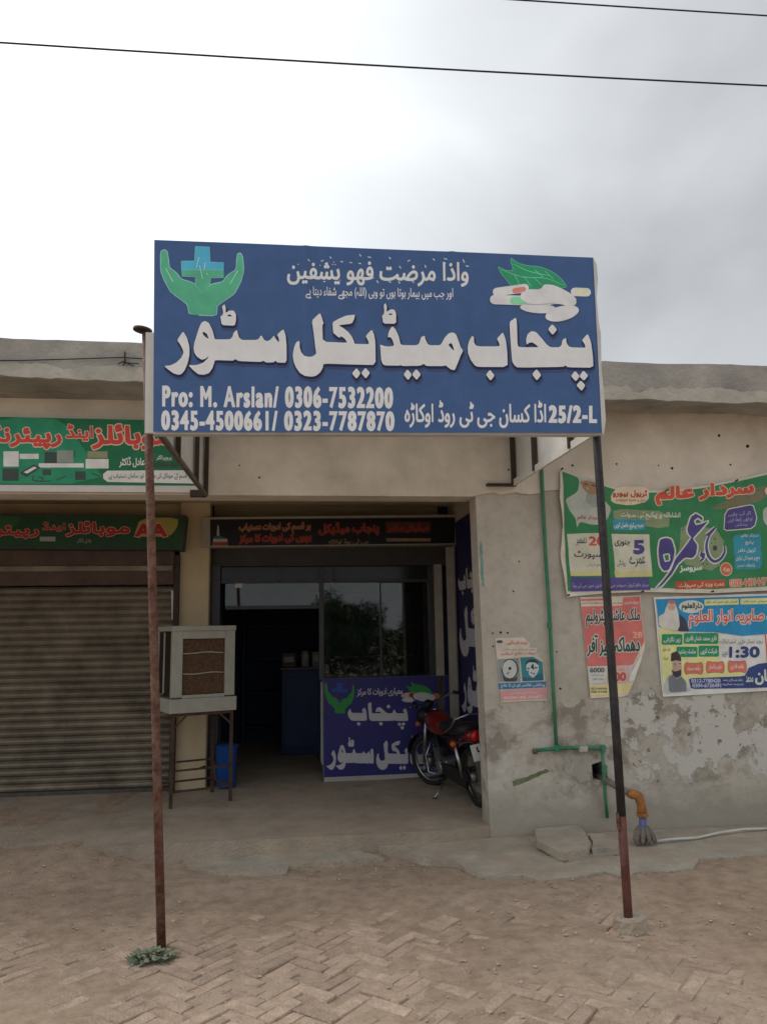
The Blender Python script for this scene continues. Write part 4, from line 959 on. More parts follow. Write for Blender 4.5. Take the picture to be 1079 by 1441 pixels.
mb_('crank_cover', MB().lathe([(0, .085), (.03, .085), (.045, .06)], (.08, .085, .28), (0, 1, 0), 20), M_ENG, eng)
for k in range(6): mb_('cylinder_fin', MB().box((.25+k*.016, 0, .36+k*.004), (.007, .14, .12)), M_ENG, eng, False)
mb_('carburettor', MB().box((.12, .02, .43), (.09, .08, .09)), M_BLK, smooth=False, bevel=.012)
mb_('exhaust_pipe', MB().tube([(.33, -.04, .36), (.36, -.09, .25), (.2, -.12, .19), (-.2, -.13, .21), (-.75, -.14, .28)], .022, 10, radii=[.016, .016, .018, .034, .036]), M_CHR)
mb_('chain_case', MB().loft([sec(.06, .0, .0, .0)] if False else [[Vector((x, .1+dy, z)) for x, z in ((.02, .34), (-.3, .36), (-.62, .36), (-.68, .28), (-.62, .20), (-.3, .21), (.02, .22))] for dy in (-.012, .018)]), M_BLK, smooth=False)
tl = mb_('tail_light', MB().lathe([(0, .05), (.02, .055), (.05, .052), (.065, .03)], (-.80, 0, .69), (-1, 0, .05), 18), mat('red_lens', (.40, .006, .006), .2, spec=.5))
mb_('tail_cowl', MB().loft([sec(-.62, .085, .62, .72), sec(-.74, .07, .63, .74), sec(-.80, .05, .64, .73)]), M_RED)
npl = mb_('number_plate', MB().box((-.90, 0, .56), (.006, .19, .15), Matrix.Rotation(R(14), 3, 'Y')), mat('plate_white', (.62, .61, .56), .5, .08), smooth=False)
tx = fillc(textl('LRS'), .06, fixed=True); tm = MB(); bx0 = max(v[0] for v in tx[0]); tm.add([(-.905-(v[1]*.05)*0, .045-(v[0]/bx0)*.12, .565+v[1]*.06) for v in tx[0]], tx[1])
tm.v = [Vector((-.9055+(v.z-.56)*-.249*-1*0-(.0), v.y, v.z)) for v in tm.v]
tm.v = [Vector((-.9045-(v.z-.56)*-.2493, v.y, v.z)) for v in tm.v]; mb_('plate_lettering', tm, M_BLK, npl, False)
mb_('mud_flap', MB().box((-.915, 0, .38), (.008, .16, .22), Matrix.Rotation(R(-4), 3, 'Y')), mat('mud_flap_rubber', (.15, .135, .12), .8), smooth=False, bevel=.003)
mb_('side_stand', MB().tube([(.0, .09, .22), (-.05, .20, .09), (-.08, .27, .045)], .010, 8), M_CHR); mb_('stand_foot', MB().box((-.085, .275, .043), (.06, .045, .008)), M_BLK, smooth=False)
mb_('chrome_guard', MB().tube([(.3, .10, .5), (.34, .16, .38), (.3, .17, .22), (.2, .12, .2)], .010, 8), M_CHR)

# ============================================================ pipes, slabs, wall bits
M_PPR = mat('green_ppr_pipe', (.035, .22, .12), .5, .18, 14, dust=.15)
gp = empty('green_water_pipe', (2.2, 5.94, 0)); tag(gp, 'green plastic water pipe running down the plastered wall', 'pipe')
YP = YF-.03
pp = lambda pts: [onY(x, y, YP) for x, y in pts]
MB().tube(pp([(760.5, 640), (763, 690), (767, 778), (772, 850), (777.5, 960), (782.5, 1052)]), .014, 10).build('riser', M_PPR, gp, smooth=True)
MB().tube(pp([(754, 1056), (783, 1053), (815, 1052), (848, 1053)]), .014, 10).build('branch', M_PPR, gp, smooth=True)
MB().tube(pp([(847, 1053), (848.5, 1080), (851, 1120), (854, 1151)]), .0125, 10).build('downpipe', M_PPR, gp, smooth=True)
for x, y in ((773, 880), (783, 1053), (848, 1053), (850, 1082)): 
    c = onY(x, y, YP); MB().lathe([(-.025, .016), (-.024, .0195), (.024, .0195), (.025, .016)], c, (.05, 0, 1), 12).build('coupling', M_PPR, gp, smooth=False)
MB().lathe([(-.02, .012), (-.018, .021), (.012, .021), (.014, .01)], onY(753, 1057, YP), (1, 0, .1), 12).build('end_tap', mat('corroded_brass', (.13, .10, .06), .6, .3, 30), gp)
c = onY(820, 1054, YP); MB().box(c, (.07, .035, .045)).build('mortar_dab', M_PATCH, gp, .012)
# waste pipe, orange elbow, blue drop
wp = empty('waste_pipe', (2.7, 5.7, 0)); tag(wp, 'grey waste pipe sloping from the wall hole into a taped orange elbow', 'pipe')
w0, w1 = onY(838, 1090, YF+.12), onY(888, 1118, 5.62)
MB().tube([w0, w0.lerp(w1, .5), w1], .026, 12).build('sloping_pipe', mat('grey_pvc', (.20, .175, .15), .6, .2, 16), wp, smooth=True)
e0 = w1; e2 = onY(903, 1146, 5.60); e1 = onY(898, 1120, 5.60)
MB().tube([e0-(w1-w0)*.04, e0, onY(893, 1118, 5.605), e1, onY(902, 1133, 5.6), e2], .03, 14, radii=[.030, .032, .035, .036, .032, .038]).build('elbow', mat('orange_tape', (.36, .15, .045), .55, .3, 25, .4, 60), wp, smooth=True)
MB().lathe([(0, .040), (.02, .042), (.024, .035)], onY(903.4, 1149, 5.6), (.03, 0, 1), 14).build('elbow_collar', mat('orange_tape', (0, 0, 0)), wp)
bz = onY(904, 1176, 5.6); bz.z = .05
MB().tube([onY(903.3, 1145, 5.6), bz], .026, 12).build('blue_drop', mat('blue_pvc', (.10, .13, .32), .55, .25, 18, dust=.2), wp, smooth=True)
M_RAG = mat('dirty_rag', (.20, .175, .145), .95, .35, 25, .6, 60)
rg = MB()
for k in range(9):
    a = k*.7; x, y = bz.x+.05*math.cos(a), bz.y-.02+.045*math.sin(a)
    rg.tube([(x*.6+bz.x*.4, y*.6+bz.y*.4, .16), (x, y, .12), (x+.02*math.cos(a), y-.01, .075), (x+.03*math.cos(a), y-.02+.01*math.sin(k), .058)], .017, 6, radii=[.012, .02, .017, .006])
tag(rg.build('rag_bundle', M_RAG, smooth=True), 'dirty grey rag bundled round the foot of the blue drop pipe', 'rag')
wl = [(922, 1184), (945, 1182), (980, 1178), (1010, 1172), (1045, 1168), (1079, 1165), (1250, 1150)]
tag(MB().tube([onZ(x, y, .055)+Vector((0, 0, .006*math.sin(i*2.1))) for i, (x, y) in enumerate(wl)], .010, 8).build('white_pipe', mat('white_pvc', (.60, .59, .55), .5, .15, 10, dust=.3), smooth=True), 'thin white plastic pipe lying along the cement apron', 'pipe')
def stone_slab(name, label, px, zt_, th, m, seed, cat='slab'):
    q_ = [onZ(x, y, zt_).xy for x, y in px]; lp = []
    for k in range(len(q_)): lp += ragged(q_[k], q_[(k+1) % len(q_)], .035, .004, seed+k)[:-1]
    mb = MB(); slab_xy(mb, [lp], zt_-th, zt_)
    return tag(mb.build(name, m), label, cat)
stone_slab('drain_kerb', 'low worn cement rim round the drain cover slab', [(745, 1180), (770, 1172), (868, 1172), (872, 1199), (800, 1209), (784, 1207)], .055, .05, M_APRON, 500, 'kerb')
stone_slab('drain_cover', 'large cracked concrete slab covering the drain by the wall', [(753, 1166), (815, 1160), (823, 1172), (831, 1186), (827, 1195), (792, 1200), (755, 1183)], .10, .05, M_APRON, 520)
stone_slab('drain_cover', 'small broken concrete piece beside the larger drain cover slab', [(828, 1172), (850, 1173), (868, 1181), (869, 1194), (852, 1193), (833, 1196), (834, 1184)], .085, .04, M_APRON, 560)
# bolt holes and nails in the plaster
for i, (x, y, r_) in enumerate(((693, 891, 1.3), (704, 890, 1.8), (714, 890.5, 1.4), (693.5, 909.5, 1.3), (783, 917, 1.2), (788, 969, 1.6), (805, 655, 1.8), (926, 655, 1.2), (945, 659, 2), (1011, 613, 2.2), (1051, 628, 2.8), (1027, 654, 1.5), (867, 653, 1.5), (365, 672, 1.5), (337, 655, 1.2), (715, 661, 1.5), (730, 790, 1.2), (722, 832, 1.3))):
    c = onY(x, y, YF-.014 if y < 690 else YF)
    MB().lathe([(-.002, r_*.0054), (.004, r_*.0050)], c, (0, -1, 0), 9).build('plug_hole', M_BLK, bld)
# green scrape of paint and teal streak
def smear(pts, Y, m, seed):
    q_ = [onY(x, y, Y) for x, y in pts]; lp = []
    for k in range(len(q_)): lp += ragged((q_[k].x, q_[k].z), (q_[(k+1) % len(q_)].x, q_[(k+1) % len(q_)].z), .012, .003, seed+k)[:-1]
    mb = MB(); slab_xz(mb, [lp], Y-.0015, Y+.002); mb.build('paint_smear', m, bld)
smear([(720, 1099), (745, 1091), (768, 1082), (773, 1086), (745, 1098), (722, 1107)], YF, mat('olive_smear', (.17, .19, .10), .9, .3, 25), 700)
smear([(674, 762), (678, 762), (681, 826), (677, 824)], YF, mat('teal_smear', (.22, .36, .32), .9, .3, 25), 720)

# ============================================================ posters on the wall
def flat(Y): return lambda x, y, l: onY(x, y, Y)+Vector((0, -l, 0))
KP = .56
def K(r, g, b):          # sun-faded print
    return ink(*(int(c*.87+q_*.13) for c, q_ in zip((r, g, b), (140, 134, 122))), KP)
def sheet(name, label, cat, outline, Y, m, wave, cx, cz):
    o = Print(None, flat(Y), cx, cz).poly(outline, m, 0, name=name)
    # built at the origin: fold, then give it a little thickness
    me = o.data
    for v in me.vertices: v.co.y -= wave(v.co.x+o.location.x, v.co.z+o.location.z)
    bm = bmesh.new(); bm.from_mesh(me); bmesh.ops.solidify(bm, geom=bm.faces[:], thickness=.0012); bm.to_mesh(me); bm.free()
    tag(o, label, cat); return o
xr = lambda a, b, s: [a+s*i for i in range(int((b-a)/s)+1)]
# --- green travel banner
def bwave(x, z):
    return .014+.007*math.sin(x*9+z*5)+.005*math.sin(x*23-z*9)+.004*math.sin(z*26+x*6)
CX, CZ = xr(1.8, 4.4, .03), xr(1.5, 3.2, .034)
YBN = YF-.022
gb_ = sheet('cloth_banner', 'sagging green cloth banner with blue and red lettering nailed to the wall', 'banner', [(787,659),(800,667),(830,676),(880,690),(935,690.5),(990,684),(1040,674),(1079,665),(1140,648),(1140,826),(1079,831),(1000,835),(900,833),(850,835),(797,840),(793,815),(788,780),(791,740),(786,700)], YBN, K(178, 176, 162), bwave, CX, CZ)
TP = Print(gb_, flat(YBN-.0030), CX, CZ, bwave)
TP.poly([(790,664),(830,679),(880,693),(935,694),(990,687),(1040,677),(1079,668),(1140,652),(1140,820),(1079,825),(1000,829),(900,827),(798,832),(796,800),(793,740)], K(34, 104, 62), 0, name='printed_shape')
lz, rz_ = Zm(780, 650, .14829), Zm(910, 650, .15663)
BG_, RD, CR, PU, CY, WT = K(108, 124, 92), K(176, 62, 44), K(196, 176, 150), K(58, 52, 112), K(36, 120, 146), K(180, 184, 176)
TP.poly(lz([(550,440),(1079,480),(1079,650),(560,560)]), BG_, .5, 0, 'printed_shape', .2); TP.poly(rz_([(300,520),(700,640),(640,1000),(260,900)]), BG_, .5, 0, 'printed_shape', .2)
TP.poly(rz_([(540,420),(940,250),(1079,200),(1079,330),(700,440)]), K(96, 92, 70), .5, 0, 'printed_shape', .2)
TP.poly(lz([(90,360),(210,290),(230,180),(200,140),(420,180),(430,330),(540,440),(500,540),(430,600),(330,600),(230,570),(205,630),(190,540),(130,460)]), K(150, 156, 148), 1, 0, 'portrait_print', .15)
TP.poly(lz([(235,185),(300,175),(420,205),(405,290),(360,330),(300,300),(260,250)]), K(136, 104, 76), 1.5, 0, 'portrait_print', .15); TP.poly(lz([(290,300),(420,330),(430,420),(350,440),(290,380)]), K(126, 132, 128), 1.8, 0, 'portrait_print', .2)
TP.stroke([lz([(275,210),(310,215)]), lz([(345,222),(385,232)])], 2, K(70, 50, 40), 2, 'portrait_print')
TP.text(ur('سردار عالم'), bx(lz, (205, 505, 420, 560)), K(150, 40, 40), 2.4, .03, .04)
TP.poly(lz([(525,320),(600,232),(890,240),(880,380),(700,420),(540,390)]), CR, 1, 0, 'printed_shape', .2); TP.text(ur('ٹریول بیورو'), bx(lz, (545, 262, 870, 340)), K(150, 52, 44), 2, .05, .02); TP.text(ur('حج و عمرہ سروسز'), bx(lz, (570, 345, 850, 390)), K(150, 90, 76), 2, .02, .02)
TP.poly(lz(rect(545, 548, 850, 650)), CY, 1, 0, 'printed_shape', .06); TP.text(ur('عمرہ پیکیج حاصل کریں'), bx(lz, (555, 575, 840, 645)), WT, 2, .03)
TP.text(ur('انشاءاللہ پر پیکیج کی سہولت'), bx(lz, (625, 470, 1180, 545)), WT, 1, .03, .02)
TP.poly(lz([(115,685),(490,675),(500,1080),(145,1085)]), K(174, 174, 156), 1, 0, 'printed_shape'); TP.poly(lz([(530,685),(885,690),(925,1088),(570,1098)]), K(176, 176, 158), 1, 0, 'printed_shape')
TP.poly(lz([(145,1035),(495,1035),(500,1080),(145,1085)]), K(178, 172, 118), 1.5, 0, 'printed_shape'); TP.poly(lz([(555,1040),(920,1035),(925,1088),(570,1098)]), K(178, 172, 118), 1.5, 0, 'printed_shape')
DK = K(52, 50, 56)
TP.text('20', bx(lz, (312, 708, 470, 800)), RD, 2, .05); TP.text(ur('دسمبر'), bx(lz, (195, 715, 292, 805)), DK, 2, .01); TP.text(ur('پاسپورٹ'), bx(lz, (178, 840, 500, 925)), DK, 2, .02, .02); TP.text(ur('جمع کروائیں'), bx(lz, (300, 960, 440, 1000)), DK, 2, 0)
TP.text('5', bx(lz, (738, 738, 848, 880)), PU, 2, .07); TP.text(ur('جنوری'), bx(lz, (558, 742, 718, 805)), DK, 2, .03); TP.text(ur('عمرے'), bx(lz, (700, 900, 850, 1000)), DK, 2, .01); TP.text(ur('روانگی'), bx(lz, (580, 930, 670, 995)), DK, 2, 0)
TP.poly(lz([(150,1095),(890,1100),(905,1215),(150,1232)]), K(62, 56, 116), 1, 0, 'printed_shape'); TP.text(ur('سردار عالم ٹریول سروسز سے رابطہ کریں مین جی ٹی روڈ'), bx(lz, (165, 1150, 890, 1205)), K(150, 148, 170), 2, .01, -.01)
TP.text(ur('سردار عالم'), bx(rz_, (60, 225, 955, 400)), RD, 2, .085, -.07, outline=CR, ow=.05)
hh_ = rz_([(105,700),(160,685),(205,700),(235,800),(225,880),(180,975),(140,980),(110,930),(98,800)]); ho = rz_([(135,830),(195,820),(200,890),(150,905)])
TP.poly([hh_, ho], WT, 2, 2.2, 'lettering', .15); TP.poly([hh_, ho], PU, 3, 0, 'lettering', .15)
um = rz_([(350,610),(380,500),(430,465),(490,500),(490,530),(450,500),(410,530),(430,570),(480,560),(545,530),(470,620),(400,690),(440,750),(430,830),(400,865),(330,860),(260,920),(210,1010),(130,1110),(70,1145),(140,1070),(200,980),(240,880),(330,760),(390,680),(360,650)])
TP.poly(um, WT, 2, 2.2, 'lettering', .12); TP.poly(um, PU, 3, 0, 'lettering', .12)
jm = [rz_([(525,660),(560,640),(605,588)]), rz_([(565,640),(535,700),(520,770),(540,850),(595,895),(655,870),(690,810),(690,755)]), rz_([(480,810),(472,838),(486,848),(494,828),(490,870),(462,895)])]
TP.stroke(jm, 7, WT, 2.4); TP.stroke(jm, 3.6, PU, 3); TP.poly(rz_(ell(600, 775, 22, 24)), DK, 3.2, 0, 'lettering')
TP.text(ur('سروسز'), bx(rz_, (280, 935, 480, 1000)), WT, 2, .05, -.05)
tg = rz_([(685,615),(690,480),(720,430),(930,390),(970,500),(950,570),(910,600)]); TP.poly(tg, WT, 1.5, 1.4, 'printed_shape', .1); TP.poly(tg, K(56, 52, 108), 2, 0, 'printed_shape', .1)
for i, b in enumerate(((715, 455, 915, 500), (715, 505, 930, 550), (780, 555, 880, 590))): TP.text(ur(('اگر آپ چاہیں', 'تو ابھی رابطہ کریں', 'پیشکش')[i]), bx(rz_, b), K(140, 136, 160), 3, .01, -.06)
TP.poly(rz_([(765,660),(1010,640),(1015,960),(780,970)]), CY, 1, 0, 'printed_shape', .08)
for i, b in enumerate(((830, 650, 985, 690), (870, 705, 945, 750), (800, 775, 965, 820), (785, 845, 1000, 900), (800, 915, 960, 950))): TP.text(ur(('سردار عالم', 'پیکیج', 'ٹریول دفتر', 'حج و عمرہ کی تیاری', 'رابطہ نمبر')[i]), bx(rz_, b), WT, 2, .02, -.02)
TP.poly(rz_(ell(705, 965, 54, 62)), CR, 2, 0, 'printed_shape'); TP.poly(rz_(ell(705, 965, 47, 55)), K(178, 84, 62), 2.4, 0, 'printed_shape'); TP.text(ur('ویزہ'), bx(rz_, (680, 945, 735, 990)), CR, 3, .02)
TP.poly(rz_([(250,1075),(690,1058),(695,1130),(250,1145)]), K(160, 66, 48), 1.5, 0, 'printed_shape'); TP.text(ur('عمرہ ویزہ کی سہولت'), bx(rz_, (280, 1085, 680, 1138)), CR, 2.4, .02, -.03)
TP.text('0300-4481447', bx(rz_, (728, 1058, 1062, 1128)), K(178, 90, 76), 2.4, .03, -.06, outline=CR, ow=.05)
TP.poly(rz_([(1030,430),(1079,400),(1150,420),(1150,600),(1079,590),(1040,540)]), K(150, 156, 148), 1.2, 0, 'portrait_print', .2); TP.poly(rz_(ell(1095, 260, 40, 40)), CR, 1.2, 0, 'portrait_print')
for x, y in ((936, 691), (1034, 677), (1000, 833), (902, 833), (789, 661), (798, 838)):
    c = onY(x, y, YF-.05); MB().lathe([(0, .006), (.03, .005), (.032, .009), (.036, .006)], c, (0, -1, .1), 8).build('nail', M_FRAME, gb_)
# --- red petroleum poster
rz = Zm(805, 830, .11121)
def pwave(x, z): return .004+.0025*math.sin(x*17+z*11)
CX2, CZ2 = xr(1.8, 3.2, .03), xr(.7, 2.2, .035)
rp_ = sheet('paper_poster', 'torn pink red fuel offer poster with curling corner', 'poster', rz([(95,95),(860,70),(870,300),(915,650),(905,760),(830,960),(780,1140),(700,1330),(640,1350),(225,1370),(140,560)]), YF-.006, K(186, 176, 160), pwave, CX2, CZ2)
RP = Print(rp_, flat(YF-.009), CX2, CZ2, pwave)
RR = K(178, 92, 88)
RP.poly(rz([(112,212),(628,200),(640,98),(850,88),(865,320),(905,650),(760,950),(185,965)]), RR, 0, 0, 'printed_shape')
RP.poly(rz([(105,118),(430,108),(430,130),(105,140)]), RR, .4, 0, 'printed_shape'); RP.text(ur('پٹرول پمپ جی ٹی روڈ اوکاڑہ نزد اڈا کسان'), bx(rz, (110, 152, 620, 185)), K(110, 84, 76), 1, .01, -.01)
RP.text(ur('خوشخبری'), bx(rz, (650, 140, 840, 185)), WT, 1, .02)
RP.text(ur('ملک عاشق پٹرولیم'), bx(rz, (165, 240, 850, 480)), K(46, 52, 56), 2, .03, -.02, outline=WT, ow=.06)
RP.text(ur('دھماکہ خیز آفر'), bx(rz, (180, 570, 850, 850)), K(30, 62, 56), 2, .035, -.02, outline=WT, ow=.06); RP.text('28', bx(rz, (755, 530, 880, 612)), K(200, 150, 120), 1, .03)
RP.poly(rz([(200,970),(425,965),(435,1180),(205,1185)]), K(176, 176, 172), 1, 0, 'printed_shape', .08); RP.text('6000', bx(rz, (215, 982, 405, 1048)), K(84, 80, 84), 2, .06); RP.text(ur('روپے کا پٹرول'), bx(rz, (235, 1065, 395, 1090)), K(100, 96, 98), 2, .02); RP.text(ur('مفت حاصل'), bx(rz, (250, 1110, 385, 1145)), K(100, 96, 98), 2, .02)
RP.poly(rz([(445,975),(680,960),(690,1165),(450,1190)]), K(186, 150, 142), 1, 0, 'printed_shape', .08); RP.text('100', bx(rz, (470, 1045, 675, 1160)), K(160, 66, 66), 2, .05, -.03); RP.text(ur('لیٹر'), bx(rz, (580, 985, 650, 1030)), K(140, 110, 100), 2, .02)
RP.poly(rz([(700,960),(770,940),(730,1150),(700,1150)]), K(176, 160, 170), 1, 0, 'printed_shape')
RP.poly(rz([(212,1210),(640,1190),(760,1160),(700,1310),(225,1340)]), K(190, 178, 128), 1, 0, 'printed_shape'); RP.text('0312-4444456', bx(rz, (230, 1235, 435, 1265)), K(96, 92, 70), 2, .04, -.01); RP.text('0306-4744006', bx(rz, (230, 1275, 440, 1305)), K(96, 92, 70), 2, .04, -.01)
# curled corner
cq = rz([(905,755),(870,890),(780,1145),(715,1165),(735,1060),(830,900)]); mb = MB(); cv = fillc([[(x, -y) for x, y in cq]]); mb.add([onY(v[0], -v[1], YF-.016-.02*max(0, (v[0]-885)/20)) for v in cv[0]], cv[1]); mb.build('curled_corner', K(196, 192, 184), rp_)
# --- blue and yellow congregation poster
cz_ = Zm(910, 830, .15663)
def qwave(x, z): return .006+.003*math.sin(x*11-z*7)+.002*math.sin(z*19+x*5)
CX3, CZ3 = xr(2.2, 4.6, .035), xr(.7, 2.2, .04)
bp_ = sheet('printed_flex_poster', 'blue and yellow printed poster showing 1:30 under the green banner', 'poster', cz_([(55,65),(500,52),(1500,20),(1500,880),(600,935),(138,960),(95,500)]), YF-.008, K(188, 190, 186), qwave, CX3, CZ3)
QP = Print(bp_, flat(YF-.011), CX3, CZ3, qwave)
QB, QY, QG, QN = K(24, 116, 164), K(196, 190, 128), K(24, 120, 82), K(34, 50, 104)
QP.poly(cz_([(75,85),(1500,40),(1500,360),(1100,395),(850,415),(600,380),(300,375),(100,330)]), QB, 0, 0, 'printed_shape'); QP.poly(cz_([(100,340),(300,382),(640,395),(645,640),(880,650),(870,790),(360,790),(380,912),(148,940)]), QY, 0, 0, 'printed_shape')
QP.poly(cz_([(1052,395),(1062,395),(1080,650),(1070,650)]), RD, .5, 0, 'printed_shape'); QP.poly(cz_([(1075,405),(1500,380),(1500,640),(1095,650)]), QY, .4, 0, 'printed_shape')
QP.poly(cz_([(160,170),(185,120),(250,125),(275,200),(290,330),(270,372),(105,332),(95,240),(150,210)]), K(186, 184, 178), 1, 0, 'portrait_print', .15); QP.poly(cz_([(285,215),(340,260),(375,375),(270,368),(290,320)]), K(48, 50, 66), 1.2, 0, 'portrait_print', .1); QP.poly(cz_([(172,122),(195,92),(250,98),(258,128)]), K(168, 96, 92), 1.4, 0, 'portrait_print', .15); QP.poly(cz_(ell(215, 155, 36, 30)), K(176, 142, 124), 1.6, 0, 'portrait_print')
QP.poly(cz_(ell(395, 152, 112, 58)), WT, 1, 0, 'printed_shape'); QP.text(ur('دارالعلوم'), bx(cz_, (305, 115, 490, 190)), K(40, 42, 48), 2, .04)
QP.poly(cz_([(510,88),(815,80),(815,132),(515,142)]), QY, 1, 0, 'printed_shape'); QP.poly(cz_([(830,80),(1500,60),(1500,118),(832,132)]), QY, 1, 0, 'printed_shape'); QP.text(ur('فیضان نظر حضور قبلہ عالم'), bx(cz_, (530, 98, 800, 130)), K(80, 84, 60), 2, .01, -.02); QP.text(ur('زیر سرپرستی حضرت علامہ'), bx(cz_, (860, 90, 1100, 122)), K(80, 84, 60), 2, .01, -.02)
QP.text(ur('مدرسہ صابریہ انوار العلوم'), bx(cz_, (370, 180, 1330, 345)), K(186, 70, 66), 2, .02, -.02, outline=WT, ow=.055)
for i, (b, t) in enumerate((((132, 402, 312, 490), 'زیر نگرانی'), ((330, 392, 630, 482), 'قاری محمد عثمان قادری'), ((265, 515, 445, 600), 'سلسلہ چشتیہ'), ((460, 505, 637, 597), 'شرکت کریں'))):
    QP.poly(cz_(rect(*b)), QG, 1, .6, 'printed_shape', .05); QP.text(ur(t), bx(cz_, (b[0]+14, b[1]+18, b[2]-14, b[3]-14)), WT, 2, .03)
QP.text('1:30', bx(cz_, (732, 508, 1005, 612)), QN, 2, .05, -.01); QP.text(ur('بعد نماز ظہر انشاءاللہ'), bx(cz_, (645, 440, 1030, 495)), K(110, 112, 120), 2, 0); QP.text(ur('دوپہر'), bx(cz_, (668, 545, 722, 610)), K(110, 112, 120), 2, .01); QP.text(ur('بمقام مدرسہ'), bx(cz_, (1090, 440, 1250, 500)), K(110, 112, 120), 2, 0)
QP.text(ur('نعت خواں'), bx(cz_, (135, 510, 205, 560)), K(120, 112, 70), 2, .01); QP.text(ur('حضرات'), bx(cz_, (140, 590, 190, 640)), K(120, 112, 70), 2, .01)
for i, (x, y) in enumerate(((412, 705), (607, 695), (805, 690))):
    lp = cz_([(x-82, y-25), (x-70, y-55), (x-30, y-45), (x+30, y-45), (x+70, y-55), (x+82, y-25), (x+82, y+25), (x+70, y+55), (x+30, y+45), (x-30, y+45), (x-70, y+55), (x-82, y+25)])
    QP.poly(lp, K(120, 60, 48), 1, .5, 'printed_shape', .2); QP.poly(lp, K(184, 92, 80), 1.4, -.0, 'printed_shape', .25); QP.text(ur(('جامعہ مسجد', 'خطیب پاکستان', 'علامہ قادری')[i]), bx(cz_, (x-60, y-28, x+60, y+28)), K(210, 176, 160), 2, .03)
QP.poly(cz_([(370,795),(870,775),(910,700),(1000,662),(1500,620),(1500,860),(910,882),(390,890)]), QN, 1, 0, 'printed_shape', .08)
QP.text('0312-7780420', bx(cz_, (390, 798, 655, 836)), K(150, 154, 176), 2, .05, -.005); QP.text('0304-6726491', bx(cz_, (400, 840, 662, 878)), K(150, 154, 176), 2, .05, -.005)
QP.text(ur('رابطہ نمبر قاری محمد'), bx(cz_, (675, 795, 850, 825)), K(160, 164, 180), 2, .02); QP.text(ur('مدرسہ صابریہ'), bx(cz_, (670, 832, 860, 862)), K(160, 164, 180), 2, .02); QP.text(ur('عثمان'), bx(cz_, (960, 715, 1240, 855)), WT, 2, .04, -.02); QP.text(ur('محمد'), bx(cz_, (880, 770, 945, 830)), WT, 2, .02)
QP.poly(cz_([(150,835),(185,770),(230,750),(300,770),(350,825),(388,912),(148,935)]), K(150, 154, 158), 1.4, 0, 'portrait_print', .1); QP.poly(cz_([(185,790),(235,755),(265,800),(300,775),(345,830),(350,912),(195,920)]), K(92, 98, 104), 1.7, 0, 'portrait_print', .1)
QP.poly(cz_([(222,635),(302,632),(306,715),(270,760),(228,730)]), K(158, 136, 122), 2, 0, 'portrait_print', .15); QP.poly(cz_([(216,715),(240,735),(268,728),(303,712),(302,770),(262,792),(228,765)]), K(44, 42, 46), 2.4, 0, 'portrait_print', .15); QP.poly(cz_([(208,645),(214,570),(268,548),(302,615),(300,642),(255,632)]), K(40, 36, 38), 2.6, 0, 'portrait_print', .1)
QP.stroke([cz_([(236,668),(256,666)]), cz_([(278,664),(296,662)])], 1.2, K(60, 52, 50), 3, 'portrait_print')
# --- torn health notice
hz = Zm(690, 880, .09268)
hp_ = sheet('torn_notice', 'small torn notice with two face photos pasted on the pillar', 'poster', hz([(65,195),(300,188),(500,180),(530,210),(575,245),(600,290),(585,335),(650,345),(712,338),(690,400),(740,470),(792,540),(830,850),(860,1140),(500,1150),(160,1170),(140,1000),(100,560)]), YF-.004, K(176, 166, 152), lambda x, z: .002+.001*math.sin(x*40+z*31), xr(1.4, 2.2, .05), xr(.9, 1.7, .06))
HP = Print(hp_, flat(YF-.0058), xr(1.4, 2.2, .05), xr(.9, 1.7, .06), lambda x, z: .002+.001*math.sin(x*40+z*31))
HP.poly(hz(ell(137, 247, 48, 22)), K(60, 58, 62), 1, 0, 'printed_shape'); HP.text(ur('توجہ فرمائیں'), bx(hz, (240, 225, 560, 300)), K(168, 92, 80), 1, .02); HP.text(ur('بچوں کو بیماری سے بچائیں'), bx(hz, (190, 345, 660, 385)), K(120, 130, 134), 1, .01); HP.text(ur('بروقت علاج کروائیں'), bx(hz, (150, 408, 680, 462)), K(160, 80, 76), 1, .02, -.02)
HP.poly(hz([(105,515),(430,495),(455,855),(135,860)]), K(108, 118, 118), 1, 0, 'photo_print'); HP.poly(hz([(450,490),(640,475),(785,560),(805,835),(480,850)]), K(34, 104, 116), 1, 0, 'photo_print')
HP.poly(hz(ell(290, 665, 130, 155)), K(44, 50, 54), 1.5, 0, 'photo_print'); HP.poly(hz(ell(288, 665, 108, 140)), K(160, 164, 160), 2, 0, 'photo_print'); HP.poly(hz(ell(290, 655, 22, 24)), K(28, 30, 34), 2.4, 0, 'photo_print'); HP.poly(hz([(180,760),(230,810),(350,810),(410,770),(390,850),(200,850)]), K(46, 50, 54), 2.2, 0, 'photo_print', .15)
HP.poly(hz([(480,780),(620,800),(770,720),(803,832),(482,848)]), K(28, 76, 98), 1.4, 0, 'photo_print', .1); HP.poly(hz(ell(630, 610, 108, 98)), K(30, 42, 52), 1.5, 0, 'photo_print'); HP.poly(hz([(535,600),(580,560),(680,565),(730,610),(725,690),(690,750),(645,800),(590,760),(545,690)]), K(160, 168, 166), 2, 0, 'photo_print', .15)
HP.stroke([hz([(550,655),(590,655)]), hz([(660,645),(705,640)]), hz([(605,720),(625,715)]), hz([(635,735),(665,730)])], 2, K(60, 72, 80), 3, 'photo_print')
HP.poly(hz([(118,880),(835,850),(838,940),(130,972)]), K(36, 92, 132), 1, 0, 'printed_shape'); HP.text(ur('پیدائشی نقائص اور ان کا علاج'), bx(hz, (150, 885, 820, 955)), K(160, 172, 180), 2, .03, -.02)
